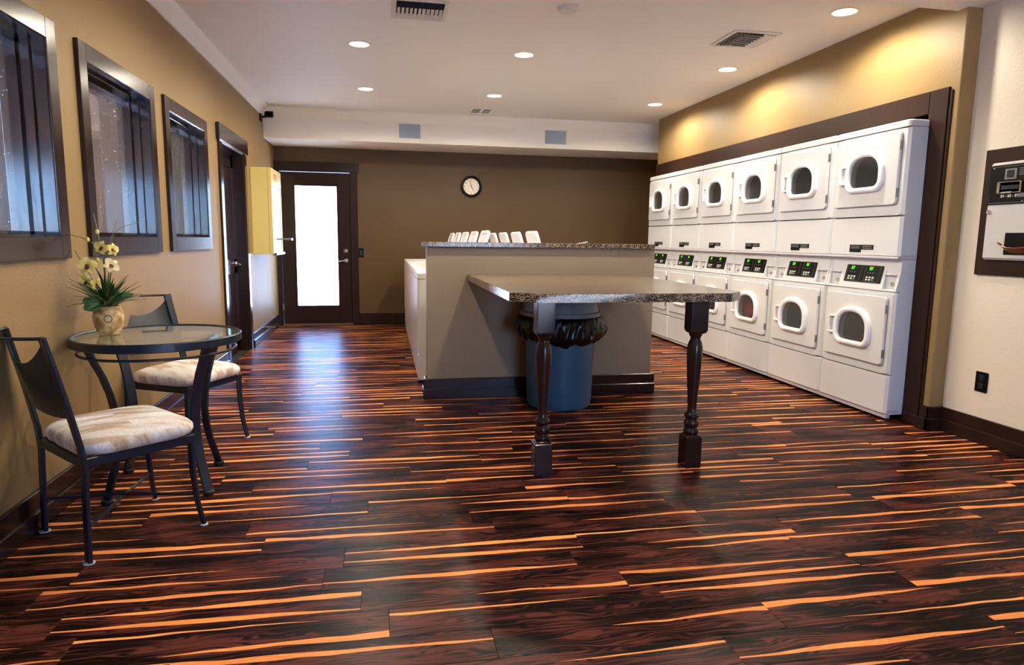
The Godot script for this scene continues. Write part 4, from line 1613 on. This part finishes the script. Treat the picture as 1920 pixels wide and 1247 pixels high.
# ------------------------------------------------------------------ folding table and bin
func folding_table() -> void:
	var o := thing("folding_table", "speckled laminate folding table against the half wall on two turned dark legs", "table", Vector3(1.17, 0, -3.85))
	var c := Vector3(1.17, 0, -3.85)
	var poly := PackedVector2Array()
	for q in [[0.570, ZP + 0.003], [0.574, -3.089], [0.702, -2.993], [1.663, -2.993], [1.766, -3.10], [1.785, ZP + 0.003]]:
		poly.append(Vector2(q[0] - c.x, -(q[1] - c.z)))
	var b := B.new()
	if Geometry2D.is_polygon_clockwise(poly):
		poly.reverse()
	b.loft([flat_ring(poly, 0.853), flat_ring(poly, 0.892), flat_ring(poly, 0.895, 0.003)])
	obj("tabletop", b, M.laminate, o)
	for x in [0.745, 1.526]:
		var at := Vector3(x - c.x, 0, -3.083 - c.z)
		b = B.new()
		var s := 0.0875
		b.box(at + Vector3(0, 0.080, 0), Vector3(s, 0.16, s), 0.003)
		var st := b.p.size()
		b.loft([flat_ring(rrect(s - 0.002, s - 0.002, 0.004, 2), 0.155), flat_ring(rrect(s - 0.012, s - 0.012, 0.012, 2), 0.168), flat_ring(rrect(s - 0.03, s - 0.03, 0.025, 2), 0.174)], false, true)
		b.turn(st, Transform3D(Basis(), at))
		turned_shaft(b, at, s)
		obj("leg", b, M.trim, o, 40.0)


func turned_shaft(b: B, at: Vector3, s: float) -> void:
	var prof := []
	for q in [[0.170, 0.030], [0.176, 0.037], [0.186, 0.0385], [0.194, 0.036], [0.199, 0.031], [0.204, 0.030], [0.212, 0.035], [0.224, 0.0385], [0.236, 0.036], [0.246, 0.029], [0.251, 0.029], [0.257, 0.034], [0.264, 0.037], [0.272, 0.036], [0.279, 0.029], [0.290, 0.0235], [0.31, 0.0222], [0.34, 0.0235], [0.40, 0.0275], [0.47, 0.0325], [0.54, 0.0370], [0.59, 0.0390], [0.62, 0.0378], [0.641, 0.033], [0.652, 0.0275], [0.66, 0.0250], [0.668, 0.0252], [0.676, 0.030], [0.682, 0.033], [0.690, 0.034]]:
		prof.append(Vector2(q[1], q[0]))
	b.lathe(prof, 28, Transform3D(Basis(), at))
	var st := b.p.size()
	b.loft([flat_ring(rrect(s - 0.030, s - 0.030, 0.02, 2), 0.686), flat_ring(rrect(s - 0.010, s - 0.010, 0.008, 2), 0.693), flat_ring(rrect(s, s, 0.003, 2), 0.706), flat_ring(rrect(s, s, 0.003, 2), 0.853)])
	b.turn(st, Transform3D(Basis(), at))


func trash_can() -> void:
	var o := thing("trash_can", "blue-grey round trash can with a lid and black liner under the table", "trash can", Vector3(1.185, 0, -4.432))
	var b := B.new()
	b.lathe([Vector2(0.0, 0.0), Vector2(0.205, 0.0), Vector2(0.218, 0.012), Vector2(0.224, 0.05), Vector2(0.237, 0.45), Vector2(0.242, 0.60), Vector2(0.254, 0.605), Vector2(0.254, 0.632), Vector2(0.24, 0.632)], 56)
	obj("body", b, M.can, o)
	b = B.new()
	b.lathe([Vector2(0.262, 0.630), Vector2(0.272, 0.632), Vector2(0.276, 0.640), Vector2(0.276, 0.660), Vector2(0.268, 0.664), Vector2(0.262, 0.666), Vector2(0.250, 0.735), Vector2(0.22, 0.765), Vector2(0.12, 0.785), Vector2(0.0, 0.79)], 56)
	obj("lid", b, M.can_lid, o)
	# liner hanging over the rim in loose folds
	var n := FastNoiseLite.new()
	n.seed = 6
	n.frequency = 1.0
	b = B.new()
	var rings := []
	var m := 144
	var hs := [0.0, 0.06, 0.18, 0.34, 0.5, 0.66, 0.8, 0.92, 1.0, 0.97]
	var outs := [0.262, 0.276, 0.287, 0.292, 0.293, 0.290, 0.284, 0.276, 0.262, 0.246]
	for k in hs.size():
		var ring := PackedVector3Array()
		for i in m:
			var f := TAU * i / m
			var d := Vector3(cos(f), 0, -sin(f))
			var front := clampf(0.5 - 0.5 * sin(f), 0.0, 1.0)
			var drop: float = 0.105 + 0.085 * front + 0.03 * n.get_noise_2d(cos(f) * 2.5, sin(f) * 2.5)
			var ridge: float = 1.0 - 2.4 * absf(n.get_noise_3d(cos(f) * 4.0 + hs[k] * 0.8, sin(f) * 4.0, hs[k] * 0.9))
			var fine: float = n.get_noise_3d(cos(f) * 11.0, sin(f) * 11.0 + hs[k] * 3.0, hs[k] * 4.0 + 9.0)
			var side := pow(absf(cos(f)), 3.0)
			var rr: float = outs[k] + (ridge * 0.014 + fine * 0.010 - 0.008) * sin(minf(hs[k] + 0.12, 1.0) * PI * 0.85) + 0.034 * side * sin(hs[k] * PI * 0.8)
			rr = minf(rr, 0.262 / maxf(absf(sin(f)), 0.3)) if sin(f) > 0.0 else rr
			ring.append(d * maxf(rr, 0.242) + Vector3(0, 0.640 - drop * hs[k], 0))
		rings.push_front(ring)
	b.loft(rings, false, false)
	obj("liner", b, M.bag, o, 50.0)


# ------------------------------------------------------------------ chairs and round table
func chairs_and_table() -> void:
	var a := make_chair("black metal dining chair with cream seat in front of the glass table")
	a.position = Vector3(-1.014, 0, -2.727)
	a.rotation.y = atan2(0.745, -0.666)
	var c := copy(a, Vector3(-1.066, 0, -3.835), "black metal dining chair with cream seat behind the glass table")
	c.rotation.y = atan2(0.88, 0.47)
	var o := thing("round_table", "small round table with a black metal rim and glass top", "table", Vector3(-1.005, 0, -3.225))
	var b := B.new()
	b.lathe([Vector2(0.332, 0.668), Vector2(0.340, 0.664), Vector2(0.346, 0.668), Vector2(0.346, 0.698), Vector2(0.342, 0.702), Vector2(0.334, 0.702), Vector2(0.331, 0.699), Vector2(0.331, 0.690), Vector2(0.325, 0.688), Vector2(0.325, 0.684), Vector2(0.332, 0.682), Vector2(0.332, 0.668)], 72)
	obj("rim", b, M.black_metal, o)
	b = B.new()
	b.lathe([Vector2(0, 0.690), Vector2(0.3305, 0.690), Vector2(0.3305, 0.697), Vector2(0.0, 0.697)], 64)
	obj("glass_top", b, M.table_glass, o)
	b = B.new()
	b.torus(0.318, 0.006, 64, 8, Transform3D(Basis(), Vector3(0, 0.632, 0)))
	obj("ring", b, M.black_metal, o, 60.0)
	for f in [0.93, 2.48, 4.07, 5.60]:
		var d := Vector3(cos(f), 0, -sin(f))
		# angles run anticlockwise from +x
		var pts := []
		for q in [[0.668, 0.322], [0.62, 0.303], [0.55, 0.270], [0.47, 0.243], [0.39, 0.226], [0.31, 0.219], [0.23, 0.225], [0.15, 0.243], [0.08, 0.266], [0.018, 0.287]]:
			pts.append(d * q[1] + Vector3(0, q[0], 0))
		b = B.new()
		b.sweep(pts, d.cross(Vector3.UP), 0.045, 0.012)
		var leg := obj("leg", b, M.black_metal, o)
		b = B.new()
		b.lathe([Vector2(0, 0), Vector2(0.021, 0.0), Vector2(0.024, 0.006), Vector2(0.024, 0.015), Vector2(0.02, 0.020), Vector2(0, 0.021)], 18, Transform3D(Basis(), d * 0.287))
		obj("foot_pad", b, M.rubber, leg)


func make_chair(label: String) -> Node3D:
	var o := thing("dining_chair", label, "chair", Vector3.ZERO, 0.0, "chairs at the round glass table")
	var X := Vector3.RIGHT
	var b: B
	# back legs run up into the back posts
	for s in [-1, 1]:
		b = B.new()
		b.sweep([Vector3(s * 0.206, 0.006, -0.206), Vector3(s * 0.204, 0.20, -0.200), Vector3(s * 0.202, 0.33, -0.196), Vector3(s * 0.200, 0.42, -0.203), Vector3(s * 0.190, 0.60, -0.237), Vector3(s * 0.179, 0.805, -0.282)], X, [0.039, 0.039, 0.039, 0.040, 0.043, 0.047], 0.014)
		var leg := obj("leg", b, M.black_metal, o)
		b = B.new()
		b.lathe([Vector2(0, 0), Vector2(0.020, 0), Vector2(0.020, 0.003), Vector2(0.014, 0.007), Vector2(0, 0.007)], 14, Transform3D(Basis(), Vector3(s * 0.206, 0, -0.206)))
		obj("glide", b, M.white_pad, leg)
	for s in [-1, 1]:
		b = B.new()
		b.sweep([Vector3(s * 0.186, 0.345, 0.182), Vector3(s * 0.188, 0.22, 0.184), Vector3(s * 0.195, 0.10, 0.193), Vector3(s * 0.206, 0.006, 0.208)], X, [0.032, 0.030, 0.026, 0.022], 0.014)
		var leg := obj("leg", b, M.black_metal, o)
		b = B.new()
		b.lathe([Vector2(0, 0), Vector2(0.016, 0), Vector2(0.016, 0.003), Vector2(0.011, 0.007), Vector2(0, 0.007)], 14, Transform3D(Basis(), Vector3(s * 0.206, 0, 0.208)))
		obj("glide", b, M.white_pad, leg)
	# seat frame
	b = B.new()
	b.span(Vector3(-0.200, 0.340, 0.175), Vector3(0.200, 0.374, 0.195), 0.003)
	b.span(Vector3(-0.205, 0.340, -0.205), Vector3(0.205, 0.374, -0.186), 0.003)
	for s in [-1, 1]:
		b.sweep([Vector3(s * 0.195, 0.357, -0.19), Vector3(s * 0.192, 0.357, 0.18)], Vector3.UP, 0.034, 0.018)
	obj("seat_frame", b, M.black_metal, o)
	# crossed stretchers
	for s in [-1, 1]:
		b = B.new()
		b.tube([Vector3(s * 0.204, 0.13, -0.198), Vector3(0, 0.137 + s * 0.005, 0), Vector3(-s * 0.193, 0.13, 0.190)], 0.0065, 8)
		obj("stretcher", b, M.black_metal, o)
	# cushion
	b = B.new()
	var rings := []
	for q in [[0.372, 0.016], [0.380, 0.002], [0.395, -0.004], [0.412, -0.003], [0.426, 0.008], [0.437, 0.030], [0.444, 0.065], [0.448, 0.115], [0.450, 0.165]]:
		var ring := PackedVector3Array()
		var w: float = 0.425 - 2.0 * q[1]
		var d: float = 0.405 - 2.0 * q[1]
		for v in flat_ring(rrect(w, d, minf(0.085, minf(w, d) * 0.42), 7), 0.0):
			ring.append(v + Vector3(0, q[0] + 0.004 * sin(v.x * 7.0 + 1.0) * clampf(q[1] * 20, 0, 1), 0.008))
		rings.append(ring)
	b.loft(rings)
	obj("seat", b, M.fabric, o, 60.0)
	# bent sheet of the back with its scooped top, and the bar over it
	b = B.new()
	var g := []
	var bar := []
	for i in 25:
		var u := -1.0 + 2.0 * i / 24
		var col := []
		var top := 0.800 - 0.100 * pow(1.0 - pow(absf(u), 2.0), 0.75)
		var low := 0.522 - 0.012 * (1.0 - u * u)
		for j in 7:
			var y := lerpf(low, top, j / 6.0)
			var t := (y - 0.515) / 0.29
			col.append(Vector3(u * lerpf(0.195, 0.179, t), y, lerpf(-0.220, -0.281, t) - lerpf(0.015, 0.05, t) * (1.0 - u * u)))
		g.append(col)
		bar.append(Vector3(u * 0.179, 0.800, -0.281 - 0.11 * (1.0 - u * u)))
	b.sheet(g, 0.004)
	obj("backrest", b, M.black_metal, o, 30.0)
	b = B.new()
	b.tube(bar, 0.006, 8)
	obj("top_bar", b, M.black_metal, o)
	return o


# ------------------------------------------------------------------ flowers
func blade(base: Vector3, tip: Vector3, width: float, sag: float, fold := 0.25) -> B:
	var b := B.new()
	var g := []
	var d := tip - base
	var side := d.cross(Vector3.UP)
	if side.length() < 0.01:
		side = Vector3.RIGHT
	side = side.normalized()
	var up := side.cross(d).normalized()
	if up.y < 0.0:
		up = -up
	for i in 11:
		var t := i / 10.0
		var w := width * (0.35 + 0.65 * sin(PI * pow(t, 0.7))) * (1.0 - pow(t, 5.0)) * 0.5 + 0.0006
		var c := base + d * t + up * sin(PI * t) * sag * 0.6 - Vector3(0, sag * t * t * 0.5, 0)
		g.append([c - side * w + up * w * fold, c, c + side * w + up * w * fold])
	b.sheet(g, 0.0012)
	return b


func petal(b: B, c: Vector3, dir: Vector3, n: Vector3, ln: float, w: float) -> void:
	var side := dir.cross(n).normalized()
	var g := []
	for i in 7:
		var t := i / 6.0
		var hw := w * 0.5 * pow(sin(PI * clampf(0.06 + t * 0.90, 0, 1)), 0.7)
		var m := c + dir * ln * t + n * (0.25 * ln * sin(t * 2.2) - 0.14 * ln * t * t)
		g.append([m - side * hw + n * hw * 0.25, m, m + side * hw + n * hw * 0.25])
	b.sheet(g, 0.001)


func bloom(o: Node3D, c: Vector3, n: Vector3, size: float, pale: bool, roll := 0.0) -> void:
	n = n.normalized()
	var x := n.cross(Vector3.UP).normalized()
	var y := x.cross(n).normalized()
	var heart := B.new()
	heart.lathe([Vector2(0, -0.25), Vector2(0.16, -0.12), Vector2(0.2, 0.05), Vector2(0.12, 0.2), Vector2(0, 0.26)], 12, Transform3D(Basis(x, n, -y).scaled(Vector3.ONE * size), c + n * size * 0.12))
	var fl := obj("flower", heart, M.petal_red, o, 60.0)
	for i in 5:
		var f := roll + PI / 2 + TAU * i / 5
		var b := B.new()
		petal(b, c + n * 0.002, x * cos(f) + y * sin(f), n, size * (1.0 if i in [1, 4] else 0.92), size * (0.92 if i in [1, 4] else 0.62))
		obj("petal", b, M.petal_pale if pale else M.petal, fl, 60.0)
	var lip := B.new()
	petal(lip, c + n * size * 0.15, (-y * 0.8 + n * 0.6).normalized(), n, size * 0.5, size * 0.42)
	obj("lip_petal", lip, M.petal_red if pale else M.petal_spot, fl, 60.0)


func flowers() -> void:
	var base := Vector3(-1.212, 0.699, -3.235)
	var o := thing("flower_pot", "stone-look pot of yellow orchids and grassy leaves on the glass table", "potted plant", base)
	var b := B.new()
	b.lathe([Vector2(0, 0), Vector2(0.038, 0.0), Vector2(0.042, 0.004), Vector2(0.054, 0.035), Vector2(0.060, 0.065), Vector2(0.0605, 0.085), Vector2(0.057, 0.104), Vector2(0.053, 0.110), Vector2(0.0525, 0.114), Vector2(0.0535, 0.117), Vector2(0.0515, 0.128), Vector2(0.047, 0.128), Vector2(0.046, 0.112), Vector2(0.0, 0.110)], 44)
	var pot := obj("pot", b, M.pot, o)
	var out := Vector3(0.33, 0, 0.94).normalized()
	b = B.new()
	b.torus(0.0155, 0.0022, 28, 6, Transform3D(Basis(Vector3.UP.cross(out), out, Vector3.UP), out * 0.0640 + Vector3(0, 0.076, 0)))
	obj("ring_handle", b, M.stone_ring, pot, 60.0)
	var r := RandomNumberGenerator.new()
	r.seed = 5
	# tuft of grassy blades
	for i in 80:
		var f := r.randf() * TAU
		var lift := r.randf_range(0.15, 1.15)
		var ln := r.randf_range(0.10, 0.19)
		var d := Vector3(cos(f) * (1.15 - lift * 0.75), lift * 0.95, -sin(f) * (1.15 - lift * 0.75)).normalized()
		var st := Vector3(cos(f) * 0.016, 0.118, -sin(f) * 0.016)
		var end := st + d * ln
		end.x = maxf(end.x, XL - base.x + 0.012)
		obj("leaf", blade(st, end, r.randf_range(0.011, 0.020), 0.02), [M.leaf_dark, M.leaf_mid, M.leaf_dark, M.leaf_pale][i % 4 if i % 8 != 3 else 1], o, 50.0)
	# broad leaves
	for q in [[Vector3(0.015, 0.128, 0.03), Vector3(0.95, 0.42, 0.12), Vector3(-0.25, 0.55, 0.8), 0.125, 0.042], [Vector3(-0.012, 0.135, 0.04), Vector3(-0.75, -0.22, 0.45), Vector3(0.35, 0.5, 0.8), 0.066, 0.056], [Vector3(-0.02, 0.13, 0.02), Vector3(-0.8, 0.35, 0.3), Vector3(0.4, 0.4, 0.8), 0.07, 0.045]]:
		b = B.new()
		petal(b, q[0], q[1].normalized(), q[2].normalized(), q[3], q[4])
		obj("leaf", b, M.leaf_round, o, 60.0)
	# stems, buds and long whips
	var stems := [
		[[Vector3(0, 0.11, 0), Vector3(-0.02, 0.25, 0.0), Vector3(-0.05, 0.33, 0.01)], 0.0026],
		[[Vector3(0, 0.11, 0), Vector3(0.0, 0.28, 0), Vector3(0.005, 0.395, 0.01)], 0.0028],
		[[Vector3(0.01, 0.11, 0), Vector3(0.02, 0.25, 0), Vector3(0.035, 0.32, 0.01)], 0.0026],
		[[Vector3(0, 0.12, 0), Vector3(-0.005, 0.33, 0), Vector3(-0.018, 0.45, 0), Vector3(-0.03, 0.53, 0)], 0.0022],
		[[Vector3(0, 0.12, 0), Vector3(-0.005, 0.34, 0), Vector3(-0.05, 0.41, 0.005), Vector3(-0.125, 0.44, 0.01)], 0.0018],
		[[Vector3(0.01, 0.12, 0), Vector3(0.02, 0.35, 0), Vector3(0.06, 0.46, 0.0), Vector3(0.15, 0.495, 0.0)], 0.0011],
		[[Vector3(0.01, 0.12, 0), Vector3(0.02, 0.36, 0), Vector3(0.06, 0.50, 0.0)], 0.0012],
		[[Vector3(-0.01, 0.12, 0), Vector3(-0.05, 0.25, 0.01), Vector3(-0.115, 0.37, 0.0)], 0.0022]]
	for s in stems:
		b = B.new()
		var cv := Curve3D.new()
		for q in s[0]:
			cv.add_point(q)
		var pts := []
		var raw: Array = s[0]
		for i in 13:
			var t := i / 12.0 * (raw.size() - 1)
			var k := mini(int(t), raw.size() - 2)
			var p0: Vector3 = raw[maxi(k - 1, 0)]
			var p3: Vector3 = raw[mini(k + 2, raw.size() - 1)]
			pts.append(raw[k].cubic_interpolate(raw[k + 1], p0, p3, t - k))
		b.tube(pts, s[1], 6)
		obj("stem", b, M.stem, o, 60.0)
	for q in [Vector3(-0.058, 0.418, 0.006), Vector3(-0.02, 0.452, 0.0), Vector3(-0.022, 0.33, 0.012)]:
		b = B.new()
		b.lathe([Vector2(0, -0.011), Vector2(0.007, -0.006), Vector2(0.0085, 0.002), Vector2(0.005, 0.009), Vector2(0, 0.013)], 10, Transform3D(Basis(), q))
		obj("bud", b, M.petal, o, 60.0)
	bloom(o, Vector3(-0.062, 0.305, 0.02), Vector3(0.25, 0.05, 1), 0.042, false)
	bloom(o, Vector3(0.0, 0.385, 0.015), Vector3(-0.15, -0.1, 1), 0.034, false, 0.4)
	bloom(o, Vector3(0.032, 0.375, 0.0), Vector3(0.9, 0.1, 0.5), 0.032, false, 0.2)
	bloom(o, Vector3(0.03, 0.305, 0.015), Vector3(0.5, 0.35, 0.8), 0.036, true, 0.9)
	bloom(o, Vector3(-0.066, 0.235, 0.025), Vector3(-0.1, 0.0, 1), 0.036, false, 0.6)
	bloom(o, Vector3(-0.03, 0.225, 0.03), Vector3(0.8, -0.2, 0.5), 0.034, false, 0.3)
